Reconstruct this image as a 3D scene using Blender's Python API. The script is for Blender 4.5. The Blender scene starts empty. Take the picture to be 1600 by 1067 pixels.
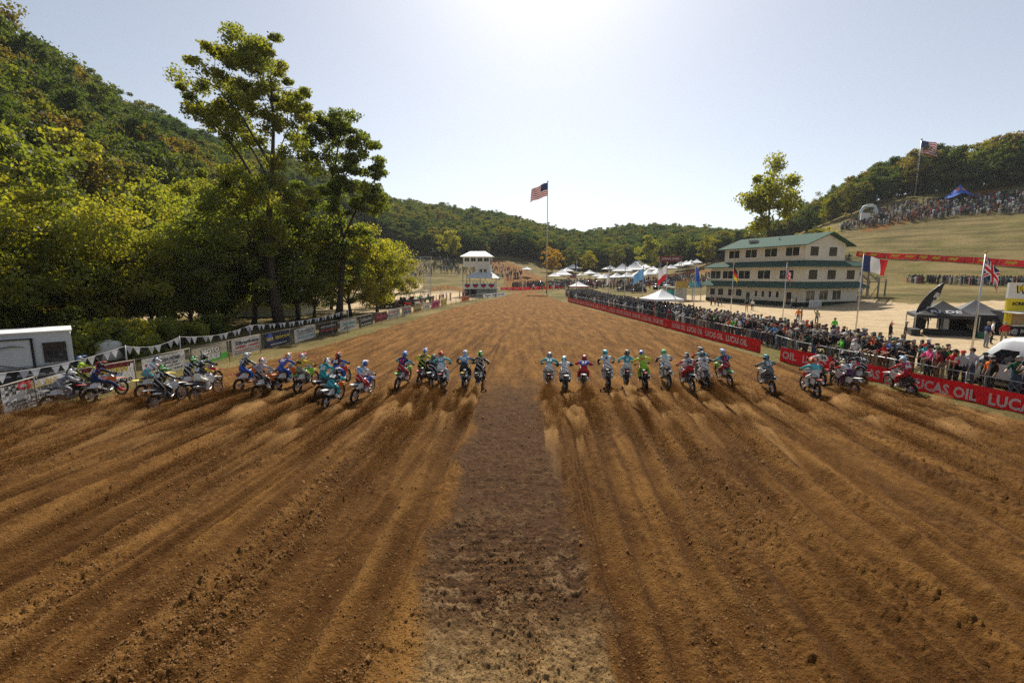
import bpy, bmesh, math, random
import numpy as np
from mathutils import Vector, Matrix, Euler
random.seed(7)
rng = np.random.default_rng(7)
R = math.radians
scene = bpy.context.scene
COL = scene.collection

# ---------------------------------------------------------------- camera, sky, sun, exposure
CAM_H, F_PX, PITCH = 5.5, 711.0, R(8.24)
cam_data = bpy.data.cameras.new('camera')
cam_data.sensor_width = 36.0
cam_data.lens = 36.0 * F_PX / 1600.0
cam_data.clip_start = 0.1
cam_data.clip_end = 5000
cam = bpy.data.objects.new('camera', cam_data)
COL.objects.link(cam)
cam.location = (0, 0, CAM_H)
cam.rotation_euler = (math.pi/2 - PITCH, 0, 0)
scene.camera = cam

SUN_EL, SUN_AZ = R(44), R(4)          # azimuth measured from +Y towards +X
world = bpy.data.worlds.new('World')
scene.world = world
world.use_nodes = True
wn = world.node_tree
sky = wn.nodes.new('ShaderNodeTexSky')
sky.sky_type = 'NISHITA'
sky.sun_disc = False
sky.sun_elevation = SUN_EL
sky.sun_rotation = SUN_AZ
sky.altitude = 200
sky.air_density = 1.0
sky.dust_density = 1.0
sky.ozone_density = 1.0
wn.nodes['Background'].inputs['Strength'].default_value = 0.088
hsv = wn.nodes.new('ShaderNodeHueSaturation')
hsv.inputs['Saturation'].default_value = 0.58
wn.links.new(sky.outputs[0], hsv.inputs['Color'])
wn.links.new(hsv.outputs[0], wn.nodes['Background'].inputs['Color'])
sun_data = bpy.data.lights.new('sun', 'SUN')
sun_data.energy = 5.0
sun_data.angle = R(0.6)
sun_data.color = (1.0, 0.93, 0.80)
sun = bpy.data.objects.new('sun', sun_data)
COL.objects.link(sun)
sdir = Vector((math.sin(SUN_AZ)*math.cos(SUN_EL), math.cos(SUN_AZ)*math.cos(SUN_EL), math.sin(SUN_EL)))
sun.rotation_euler = (-sdir).to_track_quat('-Z', 'Y').to_euler()
sun.location = sdir * 60
vs = scene.view_settings
vs.view_transform = 'Standard'
vs.look = 'None'
vs.exposure = 0.42
vs.gamma = 1.0
vs.use_curve_mapping = False
scene.cycles.use_denoising = False
scene.cycles.denoiser = 'OPENIMAGEDENOISE'
scene.cycles.volume_bounces = 1
scene.cycles.max_bounces = 6
scene.cycles.transparent_max_bounces = 64

# pixel of the photograph (1600 x 1067) -> place on a level plane, or at a given depth
def ray(u, v):
    c, s = math.cos(PITCH), math.sin(PITCH)
    k = 533.5 - v
    return Vector((u - 800.0, F_PX*c + k*s, -F_PX*s + k*c))
def gp(u, v, z=0.0):
    d = ray(u, v); t = (z - CAM_H)/d.z
    return Vector((d.x*t, d.y*t, z))
def at(u, v, y):
    d = ray(u, v); t = y/d.y
    return Vector((d.x*t, y, CAM_H + d.z*t))
# ---------------------------------------------------------------- helpers
def link(o, parent=None):
    COL.objects.link(o)
    if parent is not None: o.parent = parent
    return o
def tag(o, label=None, cat=None, group=None, kind=None):
    if label: o['label'] = label
    if cat: o['category'] = cat
    if group: o['group'] = group
    if kind: o['kind'] = kind
    return o
def empty(name, loc=(0,0,0), rz=0.0, label=None, cat=None, group=None):
    o = bpy.data.objects.new(name, None)
    o.empty_display_size = 0.3
    o.location = loc; o.rotation_euler = (0, 0, rz)
    link(o); tag(o, label, cat, group)
    return o
MATS = {}
def mat(name, col, rough=0.75, var=0.12, scale=6.0, bump=0.0, bscale=40.0, metal=0.0, spec=0.3, coat=0.0, trans=0.0):
    if name in MATS: return MATS[name]
    m = bpy.data.materials.new(name); m.use_nodes = True
    nt = m.node_tree; b = nt.nodes['Principled BSDF']
    tc = nt.nodes.new('ShaderNodeTexCoord')
    n = nt.nodes.new('ShaderNodeTexNoise'); n.inputs['Scale'].default_value = scale; n.inputs['Detail'].default_value = 4
    nt.links.new(tc.outputs['Object'], n.inputs['Vector'])
    mx = nt.nodes.new('ShaderNodeMix'); mx.data_type = 'RGBA'
    mx.inputs[6].default_value = (*[max(0, c*(1-var*1.6)) for c in col], 1)
    mx.inputs[7].default_value = (*[min(1, c*(1+var)) for c in col], 1)
    nt.links.new(n.outputs['Fac'], mx.inputs[0])
    nt.links.new(mx.outputs[2], b.inputs['Base Color'])
    b.inputs['Roughness'].default_value = rough
    b.inputs['Metallic'].default_value = metal
    b.inputs['Specular IOR Level'].default_value = spec
    if coat: b.inputs['Coat Weight'].default_value = coat
    if trans: b.inputs['Transmission Weight'].default_value = trans
    if bump:
        n2 = nt.nodes.new('ShaderNodeTexNoise'); n2.inputs['Scale'].default_value = bscale; n2.inputs['Detail'].default_value = 3
        nt.links.new(tc.outputs['Object'], n2.inputs['Vector'])
        bp = nt.nodes.new('ShaderNodeBump'); bp.inputs['Strength'].default_value = bump; bp.inputs['Distance'].default_value = 0.02
        nt.links.new(n2.outputs['Fac'], bp.inputs['Height']); nt.links.new(bp.outputs['Normal'], b.inputs['Normal'])
    MATS[name] = m
    return m
C = dict(black=(.018,.018,.02), charcoal=(.05,.05,.055), grey=(.22,.23,.25), silver=(.5,.51,.53), white=(.78,.78,.77),
         red=(.55,.025,.03), darkred=(.24,.03,.035), orange=(.72,.16,.02), yellow=(.78,.6,.03), neon=(.62,.85,.03), green=(.1,.5,.05),
         limegreen=(.2,.62,.04), teal=(.05,.42,.48), aqua=(.12,.55,.6), blue=(.04,.12,.5), navy=(.02,.035,.11), skyblue=(.16,.4,.7), pink=(.8,.1,.3),
         purple=(.16,.06,.3), brown=(.15,.08,.045), tan=(.45,.33,.2), khaki=(.36,.31,.2), denim=(.07,.11,.2), gold=(.55,.38,.1), cream=(.66,.6,.47), darkgreen=(.02,.09,.05))
def cloth(c): return mat('cloth_'+c, C[c], 0.85, 0.15, 9.0, 0.25, 60.0)
def plastic(c): return mat('plastic_'+c, C[c], 0.42, 0.08, 8.0, 0.0, spec=0.45)
def paint(c): return mat('paint_'+c, C[c], 0.6, 0.08, 1.5, 0.05, 30.0)
M_STEEL = mat('galvanised_steel', (.42,.43,.44), 0.45, 0.15, 20, 0.1, 60, metal=0.7)
M_ALU = mat('brushed_aluminium', (.6,.6,.62), 0.35, 0.1, 30, metal=0.85)
M_RUBBER = mat('dusty_rubber', (.03,.027,.024), 0.9, 0.35, 14, 0.3, 80)
M_GLASS = mat('dark_window_glass', (.03,.035,.04), 0.06, 0.2, 2, spec=0.6)
M_WOOD = mat('weathered_wood', (.33,.29,.24), 0.85, 0.25, 12, 0.3, 50)
M_SKIN = [mat('skin_pale', (.52,.33,.24), 0.6, 0.1), mat('skin_tan', (.40,.24,.16), 0.6, 0.1), mat('skin_brown', (.2,.11,.07), 0.6, 0.1)]

class MB:
    """collects shapes, builds one mesh; every shape may carry a material slot"""
    def __init__(s): s.v = []; s.f = []; s.m = []; s.smooth = []
    def add(s, vs, fs, mi=0, sm=False):
        o = len(s.v); s.v += [tuple(p) for p in vs]
        for f in fs: s.f.append(tuple(i+o for i in f)); s.m.append(mi); s.smooth.append(sm)
    def box(s, lo, hi, mi=0, M=None):
        x0,y0,z0 = lo; x1,y1,z1 = hi
        vs = [Vector(p) for p in ((x0,y0,z0),(x1,y0,z0),(x1,y1,z0),(x0,y1,z0),(x0,y0,z1),(x1,y0,z1),(x1,y1,z1),(x0,y1,z1))]
        if M is not None: vs = [M @ p for p in vs]
        s.add(vs, [(0,3,2,1),(4,5,6,7),(0,1,5,4),(1,2,6,5),(2,3,7,6),(3,0,4,7)], mi)
    def cbox(s, c, size, mi=0, M=None):
        s.box([c[i]-size[i]/2 for i in range(3)], [c[i]+size[i]/2 for i in range(3)], mi, M)
    def bar(s, a, b, w, h=None, mi=0):
        a = Vector(a); b = Vector(b); d = b-a; L = d.length; h = h or w
        q = d.to_track_quat('Z', 'Y').to_matrix().to_4x4(); q.translation = a
        s.box((-w/2,-h/2,0), (w/2,h/2,L), mi, q)
    def tube(s, pts, rad, n=8, mi=0, caps=True, sm=True, flat=1.0):
        pts = [Vector(p) for p in pts]
        rad = list(rad) if hasattr(rad, '__len__') else [rad]*len(pts)
        rings = []; vs = []; ref = None
        for i, p in enumerate(pts):
            t = (pts[min(i+1,len(pts)-1)] - pts[max(i-1,0)]).normalized()
            if ref is None: ref = Vector((1,0,0)) if abs(t.x) < .8 else Vector((0,1,0))
            e1 = (ref - t*ref.dot(t)).normalized(); ref = e1; e2 = t.cross(e1)
            for k in range(n):
                a = 2*math.pi*k/n
                vs.append(p + (e1*math.cos(a) + e2*math.sin(a)*flat)*rad[i])
        fs = []
        for i in range(len(pts)-1):
            for k in range(n):
                fs.append((i*n+k, i*n+(k+1)%n, (i+1)*n+(k+1)%n, (i+1)*n+k))
        s.add(vs, fs, mi, sm)
        if caps:
            o = len(s.v) - len(vs)
            s.f.append(tuple(o+k for k in reversed(range(n)))); s.m.append(mi); s.smooth.append(False)
            e = o+(len(pts)-1)*n
            s.f.append(tuple(e+k for k in range(n))); s.m.append(mi); s.smooth.append(False)
    def ring(s, c, axis, R0, r, n=28, k=8, mi=0, sq=1.0):
        """torus"""
        axis = Vector(axis).normalized(); e1 = axis.orthogonal().normalized(); e2 = axis.cross(e1); c = Vector(c)
        vs = []
        for i in range(n):
            a = 2*math.pi*i/n; d = e1*math.cos(a)+e2*math.sin(a)
            for j in range(k):
                b = 2*math.pi*j/k
                vs.append(c + d*(R0 + r*math.cos(b)) + axis*(r*sq*math.sin(b)))
        fs = [(i*k+j, ((i+1)%n)*k+j, ((i+1)%n)*k+(j+1)%k, i*k+(j+1)%k) for i in range(n) for j in range(k)]
        s.add(vs, fs, mi, True)
    def ell(s, c, r, n=12, k=8, mi=0, M=None):
        vs = []; fs = []; c = Vector(c)
        for j in range(k+1):
            th = math.pi*j/k
            for i in range(n):
                ph = 2*math.pi*i/n
                p = Vector((r[0]*math.sin(th)*math.cos(ph), r[1]*math.sin(th)*math.sin(ph), r[2]*math.cos(th)))
                vs.append(c + (M @ p if M is not None else p))
        for j in range(k):
            for i in range(n): fs.append((j*n+i, (j+1)*n+i, (j+1)*n+(i+1)%n, j*n+(i+1)%n))
        s.add(vs, fs, mi, True)
    def prism(s, poly, axis, a, b, mi=0):
        """poly: 2D points in the plane normal to axis ('x','y','z'), extruded a..b"""
        def P(p, t):
            return {'x': (t,p[0],p[1]), 'y': (p[0],t,p[1]), 'z': (p[0],p[1],t)}[axis]
        n = len(poly)
        vs = [P(p,a) for p in poly] + [P(p,b) for p in poly]
        fs = [tuple(range(n)), tuple(reversed(range(n,2*n)))] + [(i,i+n,(i+1)%n+n,(i+1)%n) for i in range(n)]
        s.add(vs, fs, mi)
    def mesh(s, name):
        me = bpy.data.meshes.new(name)
        me.from_pydata(s.v, [], s.f)
        me.polygons.foreach_set('material_index', s.m)
        me.polygons.foreach_set('use_smooth', s.smooth)
        bm = bmesh.new(); bm.from_mesh(me); bmesh.ops.recalc_face_normals(bm, faces=bm.faces); bm.to_mesh(me); bm.free()
        me.update()
        return me
    def build(s, name, mats, parent=None, loc=None, rot=None):
        me = s.mesh(name)
        for m in (mats if isinstance(mats, (list, tuple)) else [mats]): me.materials.append(m)
        o = bpy.data.objects.new(name, me); link(o, parent)
        if loc is not None: o.location = loc
        if rot is not None: o.rotation_euler = rot
        return o
def inst(name, me, parent=None, mats=None, loc=None, rot=None, scale=None):
    """another object on shared mesh data; mats override the slots on this object only"""
    o = bpy.data.objects.new(name, me); link(o, parent)
    if mats:
        for i, m in enumerate(mats):
            if i < len(o.material_slots):
                o.material_slots[i].link = 'OBJECT'; o.material_slots[i].material = m
    if loc is not None: o.location = loc
    if rot is not None: o.rotation_euler = rot
    if scale is not None: o.scale = scale
    return o
def slots(me, n):
    base = mat('base_grey', (.4,.4,.4))
    while len(me.materials) < n: me.materials.append(base)
    return me
_TX = {}
def text_mesh(txt, size=1.0, bold=0.02, shear=0.0, width=1.0):
    key = (txt, round(size,4), bold, shear, width)
    if key in _TX: return _TX[key]
    cu = bpy.data.curves.new('lettering', 'FONT')
    cu.body = txt; cu.size = size; cu.offset = bold*size; cu.shear = shear
    cu.align_x = 'CENTER'; cu.align_y = 'CENTER'; cu.resolution_u = 2
    cu.space_character = 1.0 + bold
    o = bpy.data.objects.new('lettering', cu); COL.objects.link(o)
    dg = bpy.context.evaluated_depsgraph_get()
    me = bpy.data.meshes.new_from_object(o.evaluated_get(dg))
    bpy.data.objects.remove(o); bpy.data.curves.remove(cu)
    me.name = 'lettering'
    if width != 1.0:
        for v in me.vertices: v.co.x *= width
    _TX[key] = me
    return me
def text(txt, size, m, parent, loc, rot, bold=0.02, shear=0.0, width=1.0, name='lettering', fit=None):
    me = text_mesh(txt, size, bold, shear, width)
    if not me.materials: me.materials.append(m)
    o = inst(name, me, parent, [m], loc, rot)
    if fit:
        w = max(v.co.x for v in me.vertices) - min(v.co.x for v in me.vertices)
        o.scale = (fit/w, 1, 1)
    return o

# vectorised gradient-free value noise
def vnoise(x, y, seed=0):
    xi = np.floor(x).astype(np.int64); yi = np.floor(y).astype(np.int64)
    fx = x-xi; fy = y-yi
    fx = fx*fx*fx*(fx*(fx*6-15)+10); fy = fy*fy*fy*(fy*(fy*6-15)+10)
    def h(a, b):
        n = (a*374761393 + b*668265263 + seed*1442695041) & 0x7fffffff
        n = ((n ^ (n >> 13))*1274126177) & 0x7fffffff
        n = (n ^ (n >> 16)) & 0xffff
        return n/65535.0
    a = h(xi,yi); b = h(xi+1,yi); c = h(xi,yi+1); d = h(xi+1,yi+1)
    return (a*(1-fx)+b*fx)*(1-fy) + (c*(1-fx)+d*fx)*fy
def fbm(x, y, oct=4, seed=0, gain=0.5, lac=2.03):
    s = 0; a = 1; t = 0
    for i in range(oct):
        s = s + a*vnoise(x, y, seed+i*17); t += a; a *= gain; x = x*lac+3.1; y = y*lac+1.7
    return s/t
def sstep(a, b, x):
    t = np.clip((x-a)/(b-a), 0, 1); return t*t*(3-2*t)
# ---------------------------------------------------------------- riders (rear wheel contact in photograph pixels) - the ruts start there
# u, v, pose, lean(deg), wheelie(deg), jersey, sleeves, trousers, boots, helmet, helmet accent, bike plastic, rear fender, number, number colour
RIDERS = [
 (76,641,'sit',6,2,'grey','silver','grey','grey','white','black','black','black','107','white'),
 (112,620,'sit',4,3,'neon','neon','black','white','silver','blue','green','green','19','white'),
 (143,631,'leg',-3,2,'navy','black','navy','red','black','red','orange','red','21','white'),
 (221,622,'stand',4,4,'white','red','teal','teal','white','navy','yellow','yellow','',''),
 (241,641,'sit',3,2,'black','black','black','black','green','black','white','white','18','white'),
 (286,618,'sit',2,2,'black','black','black','white','green','black','black','white','45','white'),
 (309,612,'sit',2,2,'black','navy','black','black','black','grey','red','red','20','white'),
 (306,629,'sit',-2,3,'black','yellow','white','white','black','grey','white','grey','58','white'),
 (374,612,'sit',3,3,'black','black','blue','white','white','silver','orange','red','77','white'),
 (401,624,'sit',2,1,'silver','silver','charcoal','white','white','red','orange','orange','12','grey'),
 (434,612,'stand',0,3,'blue','blue','blue','white','white','orange','orange','orange','107','white'),
 (466,614,'sit',2,3,'yellow','yellow','grey','charcoal','white','pink','limegreen','green','94','black'),
 (498,624,'sit',2,2,'teal','teal','teal','white','white','black','white','white','25','white'),
 (508,640,'sit',4,2,'black','teal','teal','white','black','grey','orange','white','68','white'),
 (524,611,'sit',-2,5,'black','blue','blue','white','black','red','red','red','36','white'),
 (553,629,'sit',6,3,'white','white','red','white','blue','white','blue','white','76','skyblue'),
 (620,609,'sit',10,4,'black','aqua','red','white','skyblue','blue','limegreen','green','17','pink'),
 (655,605,'stand',6,3,'yellow','neon','black','black','white','blue','red','red','57','black'),
 (674,609,'sit',0,2,'black','black','black','black','black','grey','black','white','51','charcoal'),
 (692,611,'stand',-3,3,'teal','aqua','white','white','orange','red','red','red','43','white'),
 (725,609,'stand',2,2,'skyblue','black','charcoal','white','white','silver','yellow','yellow','28','white'),
 (746,609,'sit',0,3,'black','black','black','black','green','black','black','silver','41','tan'),
 (856,611,'stand',0,3,'teal','teal','white','white','grey','silver','red','darkred','35','white'),
 (885,614,'sit',0,2,'white','black','white','black','aqua','white','black','white','15','grey'),
 (911,612,'sit',3,3,'blue','red','red','white','red','darkred','black','white','37','white'),
 (953,608,'stand',-4,2,'white','black','white','white','aqua','teal','black','black','4','navy'),
 (979,606,'sit',-2,2,'teal','aqua','white','white','black','grey','red','red','6','white'),
 (1011,609,'stand',-6,2,'neon','yellow','limegreen','black','silver','blue','red','red','30','orange'),
 (1046,605,'stand',-4,5,'white','navy','white','white','aqua','green','blue','charcoal','1','skyblue'),
 (1082,612,'sit',-2,3,'white','red','red','white','grey','black','white','white','23','black'),
 (1098,599,'stand',0,4,'aqua','red','teal','teal','black','grey','red','black','11','white'),
 (1106,609,'sit',-3,3,'white','black','white','white','black','grey','black','charcoal','0','charcoal'),
 (1141,604,'sit',-6,7,'black','aqua','red','white','silver','skyblue','limegreen','green','17','pink'),
 (1207,615,'sit',-3,6,'grey','grey','grey','white','navy','teal','white','black','21','white'),
 (1276,622,'sit',-2,2,'aqua','teal','white','white','orange','red','red','red','43','aqua'),
 (1283,603,'sit',2,2,'white','white','red','white','black','yellow','red','red','36','black'),
 (1335,619,'sit',-4,2,'white','red','navy','black','gold','black','silver','white','9','navy'),
 (1326,602,'sit',0,3,'black','black','black','black','black','charcoal','black','black','7','grey'),
 (1346,608,'stand',2,3,'charcoal','charcoal','charcoal','black','black','grey','black','charcoal','16','white'),
 (1424,621,'sit',-4,4,'red','red','red','white','white','skyblue','white','black','66','white'),
]
def heading(x): return R(1.0 + 6.0*min(1.0, abs(x)/7.0))
RIDER_POS = []
for r_ in RIDERS:
    p_ = gp(r_[0], r_[1]); RIDER_POS.append((p_.x, p_.y, heading(p_.x)))

# ---------------------------------------------------------------- terrain
AZ = [-180,-60,-30,-15,-8,0,8,14,21,27,32,38,47,75,180]
PROF = [
 [(0,0),(180,0),(270,10),(450,40),(700,45)],
 [(0,0),(180,0),(270,12),(450,50),(700,50)],
 [(0,0),(180,0),(270,16),(450,60),(700,60)],
 [(0,0),(170,0),(205,3),(265,16),(450,62),(700,60)],
 [(0,0),(170,0),(205,3),(265,15),(450,59),(700,58)],
 [(0,0),(165,0),(200,3),(265,13),(450,49),(700,50)],
 [(0,0),(165,0),(200,3),(300,9),(450,32),(700,40)],
 [(0,0),(120,0),(200,3),(300,10),(450,40),(700,44)],
 [(0,0),(110,0),(200,5),(300,13),(450,36),(700,40)],
 [(0,0),(100,0),(140,1),(200,6),(250,13),(330,18),(450,27),(700,30)],
 [(0,0),(100,0),(140,2),(165,7),(200,14),(250,25),(300,26),(450,25),(700,30)],
 [(0,0),(100,.4),(145,4),(165,9),(215,25),(250,37),(300,44),(450,45),(700,45)],
 [(0,0),(100,.8),(150,4.5),(165,9),(215,24),(250,38),(300,46),(450,50),(700,50)],
 [(0,0),(110,.5),(160,5),(215,22),(250,36),(300,44),(450,48),(700,50)],
 [(0,0),(180,0),(270,10),(450,40),(700,45)]]
_rt = np.arange(0, 720, 4.0)
_tab = np.array([np.interp(_rt, [p[0] for p in pr], [p[1] for p in pr]) for pr in PROF])
_at = np.arange(-180, 180.1, 1.0)
_T = np.array([[np.interp(a, AZ, _tab[:,j]) for j in range(len(_rt))] for a in _at])
def _blur(T, ax, n):
    k = np.exp(-np.linspace(-2,2,2*n+1)**2); k /= k.sum()
    P = np.pad(T, [(n,n) if i==ax else (0,0) for i in range(2)], mode='edge')
    return np.apply_along_axis(lambda v: np.convolve(v, k, 'valid'), ax, P)
_T = _blur(_blur(_T, 0, 4), 1, 3)
XL = ([-60,16,22,29,36,54,77,122,170],[-18.4,-18.4,-18.5,-16.6,-15.7,-13.4,-11,-2.2,3])
XR = ([-60,17,20.8,29.4,33,49.5,95.6,125,170],[20.8,19.8,19.0,18.0,17.8,16.6,11.7,10.5,9.5])
def xl(y): return np.interp(y, *XL)
def xr(y): return np.interp(y, *XR)
def TH(x, y):
    """large-scale ground height"""
    x = np.asarray(x, float); y = np.asarray(y, float)
    r = np.hypot(x, y); a = np.degrees(np.arctan2(x, y))
    ai = np.clip((a+180), 0, 359.999); ri = np.clip(r/4.0, 0, len(_rt)-1.001)
    i = ai.astype(int); j = ri.astype(int); fa = ai-i; fr = ri-j
    z = (_T[i,j]*(1-fa)+_T[i+1,j]*fa)*(1-fr) + (_T[i,j+1]*(1-fa)+_T[i+1,j+1]*fa)*fr
    b = np.interp(y, [0,120,200,320], [52,56,62,45])
    t = np.clip((-x-b)/88.0, 0, 1)
    hl = np.interp(y,[60,150,220],[66,59,54])*(0.55*t + 0.45*t*t*(3-2*t))*sstep(420, 300, y)*sstep(-160, -80, y)
    z = np.maximum(z, 0) + hl*np.clip(1 - z/70.0, 0, 1)
    m = np.clip((r-120)/60, 0, 1) + np.clip((-x-50)/25, 0, 1)
    z = z + np.clip(m,0,1)*(fbm(x/22, y/22, 3, 5)-.5)*3.0
    # jump mounds at the far end of the straight
    z = z + 4.2*np.exp(-((x-5)/11)**2-((y-196)/9)**2) + 3.0*np.exp(-((x+22)/7)**2-((y-150)/6)**2)
    return z
def hit(u, v, d0=30.0):
    """where the sight line of a photograph pixel meets the ground"""
    d = ray(u, v); ys = np.arange(d0, 520, .5); t = ys/d.y
    xs = d.x*t; zs = CAM_H + d.z*t; g_ = TH(xs, ys)
    k = np.nonzero(zs <= g_)[0]; k = int(k[0]) if len(k) else len(ys)-1
    return Vector((xs[k], ys[k], g_[k]))
def th(x, y): return float(TH(np.array([x]), np.array([y]))[0])

RUTS = []
for (x0,y0,h0) in RIDER_POS: RUTS.append((x0, y0, h0, y0, random.uniform(.07,.11), random.uniform(.12,.2)))
for k in range(26):
    x0 = random.uniform(-19,19)
    if -1.9 < x0-0.1*0 < 1.7: continue
    RUTS.append((x0, 18, heading(x0)+R(random.uniform(-3,3)), random.uniform(16,26), random.uniform(.015,.04), random.uniform(.10,.22)))
for k in range(90):
    x0 = random.uniform(-19,19)
    if -1.6 < x0 < 1.4: continue
    RUTS.append((x0, 14, heading(x0)+R(random.uniform(-1.5,1.5)), random.uniform(14,60), random.uniform(.028,.055), random.uniform(.035,.065)))
def relief(x, y, D):
    """small relief of the worked dirt: ruts, berms, clods, groomer lines"""
    z = np.zeros_like(x)
    wob = (vnoise(x*0+y*.35, x*.15, 3)-.5)*.09 + (vnoise(x*0+y*2.3, x*.5, 4)-.5)*.035
    moist_shade = np.zeros_like(x)
    for (x0,y0,h,yend,dep,w) in RUTS:
        s = (x-x0)*math.cos(h) - (y-y0)*math.sin(h) + wob
        near = np.abs(s) < 1.1
        if not near.any(): continue
        ss = s[near]; yy = y[near]
        g = sstep(yend+.1, yend-.5, yy)
        amp = .55+.9*vnoise(yy*.7+x0*9, yy*0+x0, 8)
        z[near] += g*amp*dep*(-np.exp(-(ss/w)**2) + .62*np.exp(-((ss-2.3*w)/(1.2*w))**2) + .62*np.exp(-((ss+2.3*w)/(1.2*w))**2))
        moist_shade[near] = np.maximum(moist_shade[near], g*np.exp(-((ss+.1)/(2.0*w))**2)*min(1, dep/.05)*np.clip(.35+.9*amp-.3,0,1))
    rag = (fbm(x*1.1,y*.9,3,66)-.5)*1.1
    strip = sstep(-1.95,-1.1,x+rag)*sstep(1.85,.95,x+rag)*sstep(30,15,y+4*rag)
    # clods: sharp-edged lumps
    n1 = fbm(x*7.5, y*6.5, 3, 21); n2 = vnoise(x*17, y*15, 31); n3 = vnoise(x*3.1, y*2.6, 41)
    rough = .45 + 1.2*sstep(.36,.66, fbm(x*.6, y*.16, 3, 51))
    n4 = vnoise(x*29, y*26, 33)
    lump = np.maximum(n1-.5,0)*.17 + np.maximum(n2-.5,0)*.075 + np.maximum(n4-.5,0)*.04
    z += lump*rough*(1-.6*moist_shade)*(1-.7*strip)
    z += (n3-.5)*.05
    # footprints and trodden plates on the middle strip
    pl = sstep(.56,.64, fbm(x*4.3+.6*np.sin(y*2), y*5.2, 3, 61))
    z += strip*np.maximum(n4-.42,0)*.05 + strip*np.maximum(n2-.55,0)*.06
    z += strip*(pl*.016 + (vnoise(x*5,y*9,62)-.5)*.022 + .012*np.sin(y*2*math.pi/.21+4*vnoise(x*1.5,y*.8,63))*sstep(.45,.6,vnoise(x*.9,y*.5,64)))
    # paddle / tyre tread bars across the lanes
    bars = np.sin(y*2*math.pi/.17 + 3*vnoise(x*1.3,y*.6,71))*sstep(.5,.68, fbm(x*1.1+5, y*.12, 2, 72))
    z += bars*.017*sstep(26,8,y)*(1-moist_shade)
    far = sstep(19,30,y)
    gro = np.sin((x-.06*y)*2*math.pi/.55 + 2*vnoise(x*.7,y*.05,81))
    z += far*gro*.016 + (1-far)*.008*np.sin(x*2*math.pi/.31+2.5*vnoise(x,y*.1,82))
    return z*D, strip, moist_shade, pl

def build_terrain():
    az = np.concatenate([np.arange(-178,-56,4.0), np.arange(-55,55.01,.118), np.arange(58,181,4.0)])
    az = np.append(az, az[0]+360)
    ang = np.linspace(R(52), R(1.55), 455)
    rr = np.concatenate([[0.01,1.5,3.0], CAM_H/np.tan(ang), np.geomspace(209, 690, 62)])
    rr = np.unique(np.round(rr,4))
    A, Q = np.meshgrid(np.radians(az), rr)
    x = (Q*np.sin(A)).ravel(); y = (Q*np.cos(A)).ravel()
    base = TH(x, y)
    e = (fbm(x*.5, y*.5, 3, 91)-.5)*1.4
    L = xl(y)+np.interp(y,[26,34],[-.35,.5]); Rr = xr(y)-.85
    D = sstep(0,.8, x-L+e*.8)*sstep(0,.6, Rr-x+e*.4)*sstep(190,172,y+e*6)*sstep(-70,-60,y)
    # the hillside parts of the course
    def lane(pts, w):
        d = np.full_like(x, 1e9)
        for (ax,ay),(bx,by) in zip(pts[:-1],pts[1:]):
            vx,vy = bx-ax,by-ay; t = np.clip(((x-ax)*vx+(y-ay)*vy)/(vx*vx+vy*vy),0,1)
            d = np.minimum(d, np.hypot(x-ax-t*vx, y-ay-t*vy))
        return sstep(w+1.5, w-1.5, d+e*2)
    far = np.maximum.reduce([lane([(6,170),(5,215),(-4,250),(-20,275)],9), lane([(12,178),(50,188),(95,205),(130,215)],5),
                             lane([(-22,150),(-24,152)],8), lane([(128,165),(180,175),(260,190)],4), lane([(150,215),(200,222),(280,235)],3)])
    D2 = np.maximum(D, far)
    S = sstep(0,3, x-(xr(y)+2.5)+e*2)*sstep(22,30,y+e*3)*sstep(128,112,y+e*8+.15*x)*sstep(95,80,x+e*6)
    S = S*(1-.95*sstep(70,78,y+e*4)*sstep(64,70,x+e*3))
    pathL = sstep(4,1.5, np.abs(x+44+e*3+ .05*y))*sstep(20,40,y)*sstep(180,150,y)
    bank = sstep(-30,-40,x+e*4)*sstep(135,150,y)*sstep(215,190,y)*sstep(-95,-80,x)
    lot2 = sstep(0,4,xl(y)-2-x+e)*sstep(60,72,y)*sstep(150,135,y)*sstep(-34,-28,x+e*3)
    S = np.maximum.reduce([S, pathL*.9, bank*.8, lot2])*(1-D2)
    rel, strip, moist_shade, pl = relief(x, y, D)
    z = base + rel + (1-D)*(fbm(x*1.3,y*1.3,3,95)-.5)*.10*(1-.7*S) + .05*(1-D)
    nr, na = len(rr), len(az)
    idx = np.arange(nr*na).reshape(nr,na)
    quads = np.stack([idx[:-1,:-1], idx[:-1,1:], idx[1:,1:], idx[1:,:-1]], -1).reshape(-1,4)
    fD = D[quads].mean(1); fS = S[quads].mean(1)
    zone = np.where(fD > .5, 0, np.where(fS > .5, 1, 2))
    co = np.stack([x,y,z],-1)
    attrs = dict(dirt=D2, sand=S, strip=strip*D, moist_shade=moist_shade*D, plate=pl*strip*D)
    for k, nm in ((0,'race_track'),(1,'sandy_lot'),(2,'ground')):
        q = quads[zone == k]
        used = np.unique(q); remap = np.zeros(nr*na, np.int64); remap[used] = np.arange(len(used))
        q = remap[q]
        me = bpy.data.meshes.new(nm)
        me.vertices.add(len(used)); me.vertices.foreach_set('co', co[used].astype(np.float32).ravel())
        me.loops.add(q.size); me.loops.foreach_set('vertex_index', q.astype(np.int32).ravel())
        me.polygons.add(len(q)); me.polygons.foreach_set('loop_start', np.arange(0, q.size, 4, dtype=np.int32))
        me.polygons.foreach_set('loop_total', np.full(len(q), 4, np.int32))
        me.polygons.foreach_set('use_smooth', np.ones(len(q), bool))
        for an, av in attrs.items():
            a = me.attributes.new(an, 'FLOAT', 'POINT'); a.data.foreach_set('value', av[used].astype(np.float32))
        me.update(calc_edges=True); me.validate()
        me.materials.append(ground_material())
        o = bpy.data.objects.new(nm, me); link(o); o['kind'] = 'structure'
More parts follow.
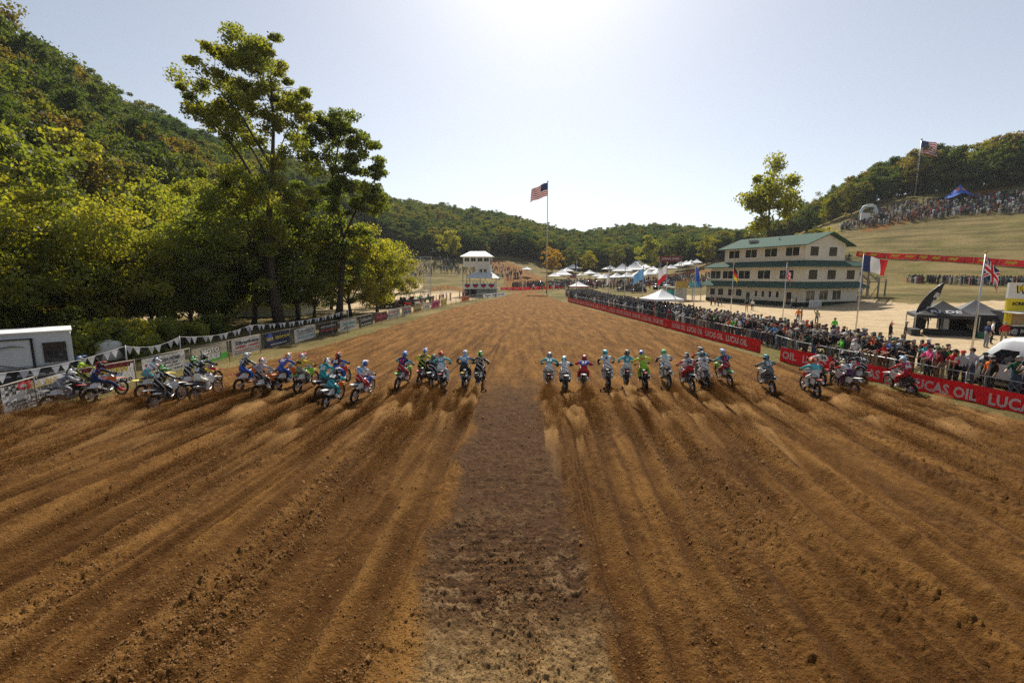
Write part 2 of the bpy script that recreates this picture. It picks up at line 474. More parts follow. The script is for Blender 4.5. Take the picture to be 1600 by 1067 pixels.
def ground_material():
    if 'ground' in MATS: return MATS['ground']
    m = bpy.data.materials.new('earth_grass_sand'); m.use_nodes = True; MATS['ground'] = m
    nt = m.node_tree; N = nt.nodes; Lk = nt.links.new; b = N['Principled BSDF']
    geo = N.new('ShaderNodeNewGeometry')
    def noise(sc, det=4, rough=.55, vec=None):
        n = N.new('ShaderNodeTexNoise'); n.inputs['Scale'].default_value = sc; n.inputs['Detail'].default_value = det; n.inputs['Roughness'].default_value = rough
        Lk(vec or geo.outputs['Position'], n.inputs['Vector']); return n.outputs['Fac']
    def ramp(v, pts):
        r = N.new('ShaderNodeValToRGB'); Lk(v, r.inputs[0])
        e = r.color_ramp.elements
        while len(e) < len(pts): e.new(.5)
        for i,(p,c) in enumerate(pts): e[i].position = p; e[i].color = (*c,1)
        return r.outputs[0]
    def mix(f, a, c, mode='MIX'):
        x = N.new('ShaderNodeMix'); x.data_type = 'RGBA'; x.blend_type = mode
        if isinstance(f, float): x.inputs[0].default_value = f
        else: Lk(f, x.inputs[0])
        for s,v in ((6,a),(7,c)):
            if isinstance(v, tuple): x.inputs[s].default_value = (*v,1)
            else: Lk(v, x.inputs[s])
        return x.outputs[2]
    def attr(n):
        a = N.new('ShaderNodeAttribute'); a.attribute_name = n; return a.outputs['Fac']
    def mth(op, a, c):
        x = N.new('ShaderNodeMath'); x.operation = op; x.use_clamp = True
        for i,v in enumerate((a,c)):
            if isinstance(v,(int,float)): x.inputs[i].default_value = v
            else: Lk(v, x.inputs[i])
        return x.outputs[0]
    mp = N.new('ShaderNodeMapping'); mp.inputs['Scale'].default_value = (1,.16,1); mp.inputs['Rotation'].default_value = (0,0,R(-4)); Lk(geo.outputs['Position'], mp.inputs['Vector'])
    streak = noise(1.6, 5, .6, mp.outputs[0])
    fine = noise(30, 5, .75); mid = noise(5.5, 5, .65); big = noise(.35, 3)
    dirt = ramp(streak, [(.32,(.068,.027,.006)),(.48,(.15,.066,.014)),(.64,(.27,.13,.032))])
    dirt = mix(mth('MULTIPLY', ramp(mid, [(.42,(0,0,0)),(.68,(1,1,1))]), .55), dirt, (.33,.17,.048))
    dirt = mix(ramp(fine, [(.36,(.55,.55,.55)),(.52,(0,0,0))]), dirt, (.085,.042,.02))
    dirt = mix(ramp(fine, [(.66,(0,0,0)),(.78,(.5,.5,.5))]), dirt, (.46,.28,.13))
    dirt = mix(mth('MULTIPLY', attr('moist_shade'), .72), dirt, (.06,.023,.005))  # dark rut bands: moist dug soil, with shadows of the thrown soil painted in
    st = ramp(mid, [(.3,(.055,.028,.013)),(.6,(.108,.056,.026)),(.8,(.2,.115,.054))])
    st = mix(ramp(fine, [(.36,(.6,.6,.6)),(.5,(0,0,0))]), st, (.05,.03,.02))
    sep = N.new('ShaderNodeSeparateXYZ'); Lk(geo.outputs['Position'], sep.inputs[0])
    nearm = N.new('ShaderNodeMapRange'); Lk(sep.outputs['Y'], nearm.inputs[0]); nearm.inputs[1].default_value = 5.4; nearm.inputs[2].default_value = 10.5; nearm.inputs[3].default_value = 1; nearm.inputs[4].default_value = .12
    st = mix(mth('MULTIPLY', mth('MULTIPLY', attr('plate'), nearm.outputs[0]), ramp(noise(9,5,.75), [(.36,(.1,.1,.1)),(.56,(1,1,1))])), st, (.30,.19,.095))
    nm2 = N.new('ShaderNodeMapRange'); Lk(sep.outputs['Y'], nm2.inputs[0]); nm2.inputs[1].default_value = 5.2; nm2.inputs[2].default_value = 6.9; nm2.inputs[3].default_value = .95; nm2.inputs[4].default_value = 0
    st = mix(mth('MULTIPLY', nm2.outputs[0], ramp(mid, [(.35,(.3,.3,.3)),(.5,(1,1,1))])), st, (.34,.22,.095))
    dirt = mix(ramp(mth('ADD', attr('strip'), mth('MULTIPLY', mth('SUBTRACT', noise(7,7,.8), .5), 1.6)), [(.22,(0,0,0)),(.85,(1,1,1))]), dirt, st)
    gr = ramp(noise(2.2, 5, .7), [(.3,(.05,.055,.012)),(.5,(.135,.125,.03)),(.68,(.27,.22,.075))])
    gr = mix(ramp(noise(.12,4), [(.36,(.15,.15,.15)),(.58,(.85,.85,.85))]), gr, (.30,.215,.095))
    gr = mix(ramp(noise(14,3), [(.38,(.6,.6,.6)),(.55,(0,0,0))]), gr, (.03,.038,.01))
    sa = ramp(noise(.5,6,.65), [(.3,(.40,.29,.17)),(.55,(.56,.43,.27)),(.75,(.62,.50,.34))])
    sa = mix(ramp(noise(9,4), [(.35,(.4,.4,.4)),(.5,(0,0,0))]), sa, (.33,.235,.13))
    mt = N.new('ShaderNodeMapping'); mt.inputs['Scale'].default_value = (.05,.05,.9); Lk(geo.outputs['Position'], mt.inputs['Vector'])
    gr = mix(mth('MULTIPLY', ramp(noise(1.0,5,.65,mt.outputs[0]), [(.46,(0,0,0)),(.6,(1,1,1))]), .6), gr, (.06,.05,.016))
    c = mix(ramp(mth('ADD', attr('sand'), mth('MULTIPLY', mth('SUBTRACT', mid, .5), .9)), [(.4,(0,0,0)),(.6,(1,1,1))]), gr, sa)
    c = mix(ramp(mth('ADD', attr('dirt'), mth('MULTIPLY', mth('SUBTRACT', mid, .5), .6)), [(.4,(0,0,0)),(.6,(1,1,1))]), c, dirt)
    Lk(c, b.inputs['Base Color']); b.inputs['Roughness'].default_value = 1.0; b.inputs['Specular IOR Level'].default_value = .1
    bp = N.new('ShaderNodeBump'); bp.inputs['Strength'].default_value = 1.0; bp.inputs['Distance'].default_value = .11
    def voro(sc):
        v = N.new('ShaderNodeTexVoronoi'); v.inputs['Scale'].default_value = sc; v.inputs['Randomness'].default_value = 1; Lk(geo.outputs['Position'], v.inputs['Vector'])
        return mth('SUBTRACT', 1.0, v.outputs['Distance'])
    hgt = mth('ADD', mth('MULTIPLY', fine, .30), mth('MULTIPLY', noise(15,5,.7), .30))
    hgt = mth('ADD', hgt, mth('MULTIPLY', voro(21), .22)); hgt = mth('ADD', hgt, mth('MULTIPLY', voro(50), .12))
    Lk(hgt, bp.inputs['Height']); Lk(bp.outputs[0], b.inputs['Normal'])
    return m
build_terrain()
# ---------------------------------------------------------------- trees
def leaf_material(name, base, var, trans=.5, tint=(1.6,1.45,.55), gloss=.03):
    if name in MATS: return MATS[name]
    m = bpy.data.materials.new(name); m.use_nodes = True; MATS[name] = m
    nt = m.node_tree; N = nt.nodes; Lk = nt.links.new
    N.remove(N['Principled BSDF'])
    oi = N.new('ShaderNodeObjectInfo'); geo = N.new('ShaderNodeNewGeometry')
    at_ = N.new('ShaderNodeAttribute'); at_.attribute_name = 'leafrand'
    r = N.new('ShaderNodeValToRGB'); e = r.color_ramp.elements
    while len(e) < len(base): e.new(.5)
    for i, c in enumerate(base): e[i].position = i/(len(base)-1); e[i].color = (*c, 1)
    mth = N.new('ShaderNodeMath'); mth.operation = 'MULTIPLY_ADD'; mth.inputs[1].default_value = var; mth.use_clamp = True
    sub = N.new('ShaderNodeMath'); sub.operation = 'SUBTRACT'; sub.inputs[1].default_value = .5
    Lk(at_.outputs['Fac'], sub.inputs[0]); Lk(sub.outputs[0], mth.inputs[0]); Lk(oi.outputs['Random'], mth.inputs[2])
    Lk(mth.outputs[0], r.inputs[0])
    d = N.new('ShaderNodeBsdfDiffuse'); t = N.new('ShaderNodeBsdfTranslucent'); g = N.new('ShaderNodeBsdfGlossy'); g.inputs['Roughness'].default_value = .6
    br = N.new('ShaderNodeMix'); br.data_type = 'RGBA'; br.blend_type = 'MULTIPLY'; br.inputs[0].default_value = 1; br.inputs[7].default_value = (*tint,1)
    Lk(r.outputs[0], br.inputs[6]); Lk(r.outputs[0], d.inputs[0]); Lk(br.outputs[2], t.inputs[0])
    mx = N.new('ShaderNodeMixShader'); mx.inputs[0].default_value = trans; Lk(d.outputs[0], mx.inputs[1]); Lk(t.outputs[0], mx.inputs[2])
    m2 = N.new('ShaderNodeMixShader'); m2.inputs[0].default_value = gloss; Lk(mx.outputs[0], m2.inputs[1]); Lk(g.outputs[0], m2.inputs[2])
    Lk(m2.outputs[0], N['Material Output'].inputs['Surface'])
    return m
G1,G2,G3,G4 = (.022,.042,.010),(.045,.07,.014),(.085,.10,.018),(.15,.14,.02)
LM_OAK = leaf_material('oak_leaves', [(.04,.07,.018),(.06,.095,.02),(.085,.12,.022),(.13,.14,.026),(.18,.14,.03)], .5)
LM_FAR = leaf_material('far_leaves', [(.035,.07,.024),(.055,.095,.028),(.08,.12,.03),(.11,.135,.03),(.17,.16,.03)], .45)
LM_ELDER = leaf_material('box_elder_leaves', [(.14,.175,.028),(.21,.235,.034),(.29,.28,.038)], .9, .62)
LM_COTTON = leaf_material('cottonwood_leaves', [(.125,.165,.034),(.175,.215,.04),(.24,.25,.044)], .9, .6)
LM_GOLD = leaf_material('golden_leaves', [(.30,.20,.02),(.40,.26,.03),(.34,.16,.03)], .9, .55)
LM_YELL = leaf_material('yellow_green_leaves', [(.16,.17,.015),(.26,.24,.02)], .9, .55)
LM_RUST = leaf_material('rusty_leaves', [(.20,.09,.02),(.26,.13,.03),(.15,.11,.03)], .9, .5)
M_BARK = mat('tree_bark', (.075,.06,.045), .95, .35, 9, .8, 18)

def make_tree(seed, H, spread, nclus, nleaf, leaf, base_frac=.25, shape='round', trunk_r=None, lean=0.0, cl_r=None, lobes=None):
    """returns (trunk mesh, crown mesh). Crown: leaf-sized faces in clumps carried by limbs."""
    g = np.random.default_rng(seed); rr = random.Random(seed)
    trunk_r = trunk_r or H*.018
    mb = MB()
    tip = Vector((lean*H, lean*H*.3, H*.86))
    n = 7; tp = []
    for i in range(n):
        t = i/(n-1); w = H*.02*math.sin(t*5+seed)
        tp.append(Vector((tip.x*t+w, tip.y*t+w*.6, tip.z*t)))
    tr = [trunk_r*(1.35 if i == 0 else 1)*(1-.86*i/(n-1)) for i in range(n)]
    mb.tube(tp, tr, 8)
    def trunk_at(t):
        f = t*(n-1); i = min(int(f), n-2); return tp[i].lerp(tp[i+1], f-i)
    cents = []
    if lobes:
        for (c, r3, k) in lobes:
            for _ in range(k):
                d = g.normal(size=3); d /= np.linalg.norm(d); q = g.random()**(.45)
                cents.append(Vector((c[0]+d[0]*r3[0]*q, c[1]+d[1]*r3[1]*q, c[2]+d[2]*r3[2]*q)))
    else:
        b = base_frac*H; ch = (H-b)/2
        while len(cents) < nclus:
            d = g.normal(size=3); d /= np.linalg.norm(d); q = g.random()**.4
            z = b+ch + d[2]*ch*q
            f = (z-b)/(2*ch)
            w = {'round': 1.0, 'cone': 1.15-.8*f, 'vase': .55+.6*f}[shape]
            ang = math.atan2(d[1], d[0])
            lob = 1 + .28*math.sin(3*ang+seed) + .16*math.sin(5*ang+2*seed+4*f)
            cents.append(Vector((lean*z + d[0]*spread*q*w*lob, d[1]*spread*q*w*lob, z)))
    cl_r = cl_r or spread*.26
    ends = [Vector(l[0]) for l in lobes] if lobes else [cents[int(i)] for i in g.choice(len(cents), min(9, len(cents)), replace=False)]
    limbs = []
    for e_ in ends:
        hz = max(.16, min(.9, (e_.z - math.hypot(e_.x-lean*e_.z,e_.y)*1.25)/(H*.86)*.9)); q_ = trunk_at(hz)
        b_ = q_.lerp(e_, .5) + Vector((0,0,.06*(e_-q_).length)); r_l = min(trunk_r*.5, .016*(e_-q_).length+.03)
        mb.tube([q_, b_, e_], [r_l, r_l*.7, r_l*.35], 6, caps=False); limbs.append((q_, b_, e_, r_l))
    vs = []; per = max(3, nleaf//len(cents))
    for ci, c in enumerate(cents):
        q_, b_, e_, r_l = min(limbs, key=lambda l: min((c-l[1]).length, (c-l[2]).length, (c-l[0]).length*1.5))
        cand = [q_.lerp(b_, .7), b_, b_.lerp(e_, .5), e_]
        a = min(cand, key=lambda p: (c-p).length + max(0, p.z-c.z)*1.5); L = (c-a).length
        mid = a.lerp(c, .5) + Vector((rr.uniform(-.06,.06)*L, rr.uniform(-.06,.06)*L, .10*L))
        r0 = min(r_l*.4, .010*L + .012)
        mb.tube([a, mid, c], [r0, r0*.7, r0*.3], 4, caps=False)
        s = cl_r*(.6+.8*rr.random()); p = g.normal(size=(per,3))
        p /= np.linalg.norm(p,axis=1)[:,None]; p *= (g.random(per)**.5*(.72+.4*g.random(per)))[:,None]
        p = p*np.array([s*rr.uniform(.75,1.35),s*rr.uniform(.75,1.35),s*rr.uniform(.5,.9)]) + np.array(c)
        vs.append(p)
    P = np.concatenate(vs); m = len(P)
    a = g.normal(size=(m,3)); a[:,2] -= .4; a /= np.linalg.norm(a,axis=1)[:,None]
    b = g.normal(size=(m,3)); b -= (a*b).sum(1)[:,None]*a; b /= np.linalg.norm(b,axis=1)[:,None]
    nn = np.cross(a,b); s = (leaf*(.55+.9*g.random(m)))[:,None]
    V = np.empty((m,4,3)); V[:,0] = P-a*s*.5; V[:,1] = P+b*s*.42+nn*s*.10; V[:,2] = P+a*s*.55; V[:,3] = P-b*s*.42+nn*s*.10
    me = bpy.data.meshes.new('crown')
    me.vertices.add(4*m); me.vertices.foreach_set('co', V.astype(np.float32).ravel())
    me.loops.add(4*m); me.loops.foreach_set('vertex_index', np.arange(4*m, dtype=np.int32))
    me.polygons.add(m); me.polygons.foreach_set('loop_start', np.arange(0,4*m,4,dtype=np.int32)); me.polygons.foreach_set('loop_total', np.full(m,4,np.int32))
    at_ = me.attributes.new('leafrand','FLOAT','FACE')
    cr = np.repeat(g.random(len(cents)), per)*.6 + g.random(m)*.4
    at_.data.foreach_set('value', cr.astype(np.float32)); me.update(calc_edges=True)
    tm = mb.mesh('trunk'); tm.materials.append(M_BARK)
    return tm, me
def place_tree(proto, leafmat, x, y, rz, sc, name, label, group=None, z=None, sz=None):
    tm, cm = proto
    if not cm.materials: cm.materials.append(leafmat)
    e = empty(name, (x, y, (th(x,y) if z is None else z)-.1), rz, label, 'tree', group)
    e.scale = (sc, sc, sz or sc)
    inst('trunk', tm, e)
    inst('crown', cm, e, [leafmat])
    return e
MID = [make_tree(s, 15, 5.4, 64, 7800, .40, .12, sh) for s, sh in ((11,'round'),(12,'round'),(13,'vase'),(14,'round'),(15,'cone'))]
NEAR = [make_tree(s, 12.5, 5.6, 100, 19000, .22, .10, sh, trunk_r=.2, cl_r=1.3) for s, sh in ((21,'round'),(22,'round'),(23,'vase'))]
BUSH = make_tree(31, 3.2, 2.3, 30, 4200, .22, .02, 'round', trunk_r=.06, cl_r=.75)

# the tall cottonwood over the left fence: lobes of its crown read off the photograph
p0 = gp(440, 512); d0 = p0.y
def lobe(u, v, ru, rv, k, dy=0.0):
    c = at(u, v, d0+dy) - Vector((p0.x, p0.y, 0)); s = d0/F_PX
    return ((c.x, dy, c.z), (ru*s, ru*s*.9, rv*s), k)
CW = make_tree(41, 29, 7, 10, 62000, .23, .3, trunk_r=.5, cl_r=1.0, lobes=[
    lobe(385,75,58,36,26), lobe(340,135,58,36,22), lobe(425,140,62,44,30), lobe(325,178,34,22,8), lobe(375,205,40,34,12), lobe(448,205,36,34,10),
    lobe(420,290,80,55,34,-1), lobe(350,310,60,60,26,1), lobe(400,390,90,55,30,-1), lobe(330,400,60,50,16,1)])
place_tree(CW, LM_COTTON, p0.x, p0.y, 0, 1, 'cottonwood_tree', 'tallest cottonwood, open crown high above the left fence, dark trunk')
p1_ = gp(535, 500); d0 = p1_.y; p0 = p1_
CW2 = make_tree(43, 22, 7, 10, 46000, .25, .3, trunk_r=.42, cl_r=.95, lobes=[lobe(535,195,42,32,16), lobe(500,225,45,40,18), lobe(560,235,36,40,14), lobe(585,280,22,24,6), lobe(515,290,70,50,28), lobe(560,320,44,40,12), lobe(490,350,60,50,22), lobe(540,390,55,40,14), lobe(470,400,50,50,14)])
place_tree(CW2, LM_COTTON, p1_.x, p1_.y, 0, 1, 'cottonwood_tree', 'second high cottonwood crown just right of the tallest tree')
ELD = [ (400,51,1.25,0,'c'),(465,55,1.2,1,'c'),(335,57,1.3,2,'c'), # u of the trunk, depth, scale, kind, leaf
  (20,33,1.0,0,'e'),(95,36,.92,1,'e'),(170,39,.9,2,'e'),(235,41,.82,0,'e'),(300,44,.80,1,'e'),(345,52,.9,2,'c'),(-70,30,1.0,1,'e'),(130,48,1.15,0,'e'),(265,55,1.05,2,'e'),
  (492,58,.8,0,'e'),(548,62,1.02,1,'e'),(590,68,1.02,2,'e'),(520,74,1.1,0,'e'),(610,82,.85,1,'y'),(385,62,.95,1,'c')]
desc = ['dark tree filling the space below the tallest cottonwood','dark leafy tree between the two cottonwood trunks','dark tree left below the tallest cottonwood','leftmost roadside tree beside the white trailer roof','bushy tree just behind the white camper trailer','yellow-green tree right of the white camper trailer','low leafy tree above the water tank','roadside tree left of the tall cottonwood trunk',
  'dark leafy tree close behind the tall cottonwood','broad tree at the left picture edge behind the trailer','taller tree rising behind the trailer roof','taller tree between the trailer and the cottonwood',
  'small tree right of the tall cottonwood trunk','sunlit yellow-green tree over the left banners','rounded sunlit tree left of the parked buggies','tree behind the sunlit trees right of the cottonwood','smallest yellowish tree at the end of the left tree row','shaded tree standing left behind the cottonwood']
for (u,d,s,k,l), ds in zip(ELD, desc):
    x = (u-800)/F_PX*d
    place_tree(NEAR[k], {'e':LM_ELDER,'c':LM_COTTON,'y':LM_YELL}[l], x, d, random.uniform(0,6.3), s, 'roadside_tree', ds, 'trees along the left fence')
for i,(u,d,s) in enumerate([(150,30,.9),(190,32,.8),(255,35,.75),(60,34,1.0),(330,41,.7),(215,30,.55),(5,36,1.1),(300,37,.6)]):
    x = (u-800)/F_PX*d
    place_tree(BUSH, LM_ELDER, x, d, i*1.3, s, 'shrub', ['low shrub just right of the water tank','low shrub behind the powersports banner','low shrub behind the hearth banner','low shrub showing over the trailer roof','low shrub behind the cream banner','smallest low shrub behind the left fence','low shrub at the left picture edge above the trailer','low shrub behind the white dealer banner'][i], 'shrubs behind the left fence')['category'] = 'shrub'

# wooded slope on the left, near ones one by one
pts = []
yy = -40.0
g = np.random.default_rng(77)
while yy < 330:
    xx = -57.0 - g.random()*4
    while xx > -165:
        pts.append((xx+g.normal()*1.4, yy+g.normal()*1.6)); xx -= 7.4 + g.random()*1.8
    yy += 7.0
hill = []
for (x,y) in pts:
    if y < 12: 
        if math.degrees(math.atan2(-x, max(y,.1))) > 58: continue
    if y > 150 and x > -75 - (y-150)*.05: continue
    hill.append((math.hypot(x,y), x, y))
hill.sort()
near_h, far_h = hill[:215], hill[215:]
kinds = [('oak_tree','green broadleaf tree on the wooded slope left of the track',LM_OAK)]
for i,(r,x,y) in enumerate(near_h):
    lm = LM_OAK; nm = 'hillside_tree'; lb = 'green broadleaf tree among those crowding the steep left slope'; gp_ = 'green trees of the left slope'
    q = random.random()
    if q < .018 and -1.05*y < x: lm, lb, gp_ = LM_RUST, 'rust-coloured autumn tree on the steep left slope', 'rust trees of the left slope'
    elif q < .10: lm, lb, gp_ = LM_ELDER, 'yellowish green tree on the steep left slope', 'yellowish trees of the left slope'
    uu = 800+F_PX*x/max(y,8); zt = th(x,y)
    hz = 'at the foot of the' if zt < 7 else ('low on the' if zt < 18 else ('halfway up the' if zt < 32 else 'high on the'))
    wh = 'beyond the left picture edge' if uu < 0 else ('above the camper trailer' if uu < 130 else ('above the powersports banner' if uu < 240 else ('left of the tall cottonwood' if uu < 330 else ('behind the tall cottonwood' if uu < 500 else 'right of the tall cottonwood'))))
    lb = lb.split(' on the')[0].replace(' among those crowding the steep left slope','') + ' ' + hz + ' left slope, ' + wh
    place_tree(MID[random.randrange(5)], lm, x, y, random.uniform(0,6.3), random.uniform(.9,1.4), nm, lb, gp_)

# right hill trees
RT = []
g = np.random.default_rng(5)
for k in range(75):
    u = 1235 + k*5.8 + g.normal()*5; az = math.atan2(u-800, F_PX)
    r = 244 + g.random()*26 + (k%3)*12
    RT.append((u, r*math.sin(az), r*math.cos(az)))
for i,(u,x,y) in enumerate(RT):
    yel = i in (46, 52, 9)
    place_tree(MID[i%5], LM_YELL if yel else LM_OAK, x, y, random.uniform(0,6.3), (1.05+.4*random.random())*(.75 if u < 1300 else 1), 'ridge_tree',
       ('yellow autumn tree above the crowd on the right hill' if yel else 'green tree above the right hill crowd, '+('left of the pale arch' if u < 1335 else 'between arch and hill flag' if u < 1430 else 'right of the hill flag' if u < 1475 else 'behind the blue star tent' if u < 1530 else 'towards the right picture edge')), 'yellow trees of the right hill' if yel else 'green trees of the right hill', z=th(x,y)-2.2)
# the lone tree behind the timing building
LONE = make_tree(51, 22, 6.2, 10, 9000, .42, .5, trunk_r=.42, cl_r=1.7, lobes=[((0,0,17.5),(5.2,5,4.2),24),((-3,0,15),(3,3,2.5),8),((3.5,0,14.5),(2.6,3,2.2),7),((-1,0,11.5),(2.2,2,1.6),4)])
lx = (1192-800)/F_PX*118
place_tree(LONE, LM_COTTON, lx, 118, 0, 1.25, 'lone_tree', 'lone tall tree with bare trunk behind the building roof', sz=1.5)
for i,(u,d,s) in enumerate([(1240,150,.7),(1262,152,.66),(1283,150,.6)]):
    place_tree(MID[i], [LM_ELDER,LM_YELL,LM_ELDER][i], (u-800)/F_PX*d, d, i, s, 'roof_tree', ['greenish tree showing above the building roof beside the lone tree','yellow tree showing above the building roof','rightmost small tree above the building roof'][i])
# eye-catching trees in front of the far woods
for (u,v,d,s,lm,lb) in [(862,420,250,.92,LM_GOLD,'orange autumn tree behind the big flagpole'),(917,420,262,.85,LM_YELL,'yellow-green tree above the white tents'),(1100,405,235,.95,LM_YELL,'bright yellow tree left of the timing building'),
    (708,405,255,1.15,LM_ELDER,'pale green tree behind the white tower'),(1010,412,240,1.25,LM_COTTON,'large green tree behind the tents'),(1055,412,245,1.2,LM_OAK,'dark green tree behind the arch gate'),(960,415,250,1.0,LM_OAK,'dark green tree above the vendor tents'),(890,418,262,.9,LM_OAK,'dark tree right of the orange tree')]:
    x = (u-800)/F_PX*d
    place_tree(MID[(u//7)%5], lm, x, d, u, s, 'valley_tree', lb)

# far woods: one mass
def forest(name, P, mats_lm, smin, smax, label):
    protos = bpy.data.collections.new(name+'_kinds')
    for i,(tm,cm) in enumerate(MID):
        me = bpy.data.meshes.new('kind'); bm = bmesh.new(); bm.from_mesh(cm); n0 = len(bm.faces); bm.from_mesh(tm); bm.faces.ensure_lookup_table()
        for f in bm.faces[n0:]: f.material_index = 1
        bm.to_mesh(me); bm.free(); me.materials.append(mats_lm); me.materials.append(M_BARK)
        protos.objects.link(bpy.data.objects.new('kind_%d' % i, me))
    return scatter(name, P, protos, smin, smax, label, 'woodland')
def scatter(name, P, protos, smin, smax, label, cat, rots=None):
    me = bpy.data.meshes.new(name); n = len(P)
    me.vertices.add(n); me.vertices.foreach_set('co', np.asarray(P, np.float32).ravel())
    a = me.attributes.new('sc','FLOAT','POINT'); a.data.foreach_set('value', rng.uniform(smin,smax,n).astype(np.float32))
    a = me.attributes.new('rz','FLOAT','POINT'); a.data.foreach_set('value', (rng.uniform(0,6.28,n) if rots is None else np.asarray(rots)).astype(np.float32))
    a = me.attributes.new('ix','INT','POINT'); a.data.foreach_set('value', rng.integers(0,len(protos.objects),n).astype(np.int32))
    o = bpy.data.objects.new(name, me); link(o); tag(o, label, cat, kind='stuff')
    ng = bpy.data.node_groups.new(name, 'GeometryNodeTree')
    ng.interface.new_socket('Geometry', in_out='INPUT', socket_type='NodeSocketGeometry'); ng.interface.new_socket('Geometry', in_out='OUTPUT', socket_type='NodeSocketGeometry')
    N = ng.nodes; gi = N.new('NodeGroupInput'); go = N.new('NodeGroupOutput')
    mp = N.new('GeometryNodeMeshToPoints'); ip = N.new('GeometryNodeInstanceOnPoints'); ci = N.new('GeometryNodeCollectionInfo')
    ci.inputs[0].default_value = protos; ci.inputs['Separate Children'].default_value = True; ci.inputs['Reset Children'].default_value = True
    def na(nm, ty):
        q = N.new('GeometryNodeInputNamedAttribute'); q.data_type = ty; q.inputs[0].default_value = nm; return q.outputs[0]
    cx = N.new('ShaderNodeCombineXYZ'); ng.links.new(na('rz','FLOAT'), cx.inputs[2])
    L = ng.links.new
    L(gi.outputs[0], mp.inputs[0]); L(mp.outputs[0], ip.inputs['Points']); L(ci.outputs[0], ip.inputs['Instance']); ip.inputs['Pick Instance'].default_value = True
    L(na('ix','INT'), ip.inputs['Instance Index']); L(cx.outputs[0], ip.inputs['Rotation']); L(na('sc','FLOAT'), ip.inputs['Scale']); L(ip.outputs[0], go.inputs[0])
    md = o.modifiers.new('scatter','NODES'); md.node_group = ng
    return o
P = []
g = np.random.default_rng(99)
for az in np.arange(-34, 36, .85):
    r = np.interp(az, [-34,-20,-8,0,8,20,27,31,36], [262,268,268,268,285,282,265,270,280]) + g.random()*5
    while r < 500:
        a = R(az + g.normal()*.35); x, y = r*math.sin(a), r*math.cos(a)
        if not (-3 < az < 4 and r < 285): P.append((x, y, th(x,y)-.3))
        r += 6.5 + g.random()*2.5
for (r,x,y) in far_h: P.append((x, y, th(x,y)-.3))
forest('far_woodland', P, LM_FAR, .75, 1.15, 'continuous deciduous woods covering the far hills')
# ---------------------------------------------------------------- buildings
M_SIDING = None
def siding(name, col, period, axis_scale=1.0, horizontal=False, depth=.012):
    if name in MATS: return MATS[name]
    m = mat(name, col, .65, .06, .6)
    nt = m.node_tree; N = nt.nodes; b = N['Principled BSDF']
    tc = N.new('ShaderNodeTexCoord'); sp = N.new('ShaderNodeSeparateXYZ'); nt.links.new(tc.outputs['Object'], sp.inputs[0])
    a = N.new('ShaderNodeMath'); a.operation = 'ADD'
    if horizontal: nt.links.new(sp.outputs['Z'], a.inputs[0]); a.inputs[1].default_value = 0
    else: nt.links.new(sp.outputs['X'], a.inputs[0]); nt.links.new(sp.outputs['Y'], a.inputs[1])
    w = N.new('ShaderNodeMath'); w.operation = 'PINGPONG'; w.inputs[1].default_value = period/2; nt.links.new(a.outputs[0], w.inputs[0])
    s = N.new('ShaderNodeMath'); s.operation = 'MULTIPLY'; s.inputs[1].default_value = 2/period; nt.links.new(w.outputs[0], s.inputs[0])
    p = N.new('ShaderNodeMath'); p.operation = 'POWER'; p.inputs[1].default_value = 4; nt.links.new(s.outputs[0], p.inputs[0])
    bp = N.new('ShaderNodeBump'); bp.inputs['Strength'].default_value = 1; bp.inputs['Distance'].default_value = depth; bp.invert = True
    nt.links.new(p.outputs[0], bp.inputs['Height']); nt.links.new(bp.outputs[0], b.inputs['Normal'])
    return m
M_SID = siding('cream_vertical_siding', (.64,.615,.54), .3, depth=.03)
M_GROOF = siding('green_metal_roof', (.065,.115,.095), .45, depth=.015)
MATS['green_metal_roof'].node_tree.nodes['Principled BSDF'].inputs['Roughness'].default_value = .85; MATS['green_metal_roof'].node_tree.nodes['Principled BSDF'].inputs['Specular IOR Level'].default_value = .08
M_WROOF = siding('white_metal_roof', (.62,.66,.68), .5, depth=.015); M_WROOF.node_tree.nodes['Principled BSDF'].inputs['Roughness'].default_value = .35
M_WSID = siding('white_lap_siding', (.7,.7,.66), .22, horizontal=True)
M_WTRIM = mat('white_trim', (.75,.74,.70), .6, .05)
M_DKGREEN = mat('dark_green_wainscot', (.012,.03,.02), .7, .15)

def window(parent, c, ax, w, h, panes=2, out=None, frame=M_WTRIM, door=False):
    """c: centre on the wall face; ax: 'x' or 'y' = horizontal direction of the window; out: outward unit sign"""
    mb = MB(); t = .13; dp = .07
    def B(a0,a1,z0,z1,d0,d1,m):
        if ax == 'x': m.box((c[0]+a0, c[1]+min(out*d0,out*d1), c[2]+z0), (c[0]+a1, c[1]+max(out*d0,out*d1), c[2]+z1))
        else: m.box((c[0]+min(out*d0,out*d1), c[1]+a0, c[2]+z0), (c[0]+max(out*d0,out*d1), c[1]+a1, c[2]+z1))
    B(-w/2-t,w/2+t,h/2,h/2+t,.0,dp,mb); B(-w/2-t,w/2+t,-h/2-t,-h/2,.0,dp+.03,mb)
    B(-w/2-t,-w/2,-h/2,h/2,.0,dp,mb); B(w/2,w/2+t,-h/2,h/2,.0,dp,mb)
    for k in range(1,panes): x = -w/2 + w*k/panes; B(x-.03,x+.03,-h/2,h/2,.0,dp-.005,mb)
    fr = mb.build('door' if door else 'window', frame, parent)
    for k in range(panes):
        pm = MB(); B(-w/2+w*k/panes+.035, -w/2+w*(k+1)/panes-.035, -h/2+.01, h/2-.01, .004, .022, pm); pm.build('pane', M_GLASS, fr)
    return fr
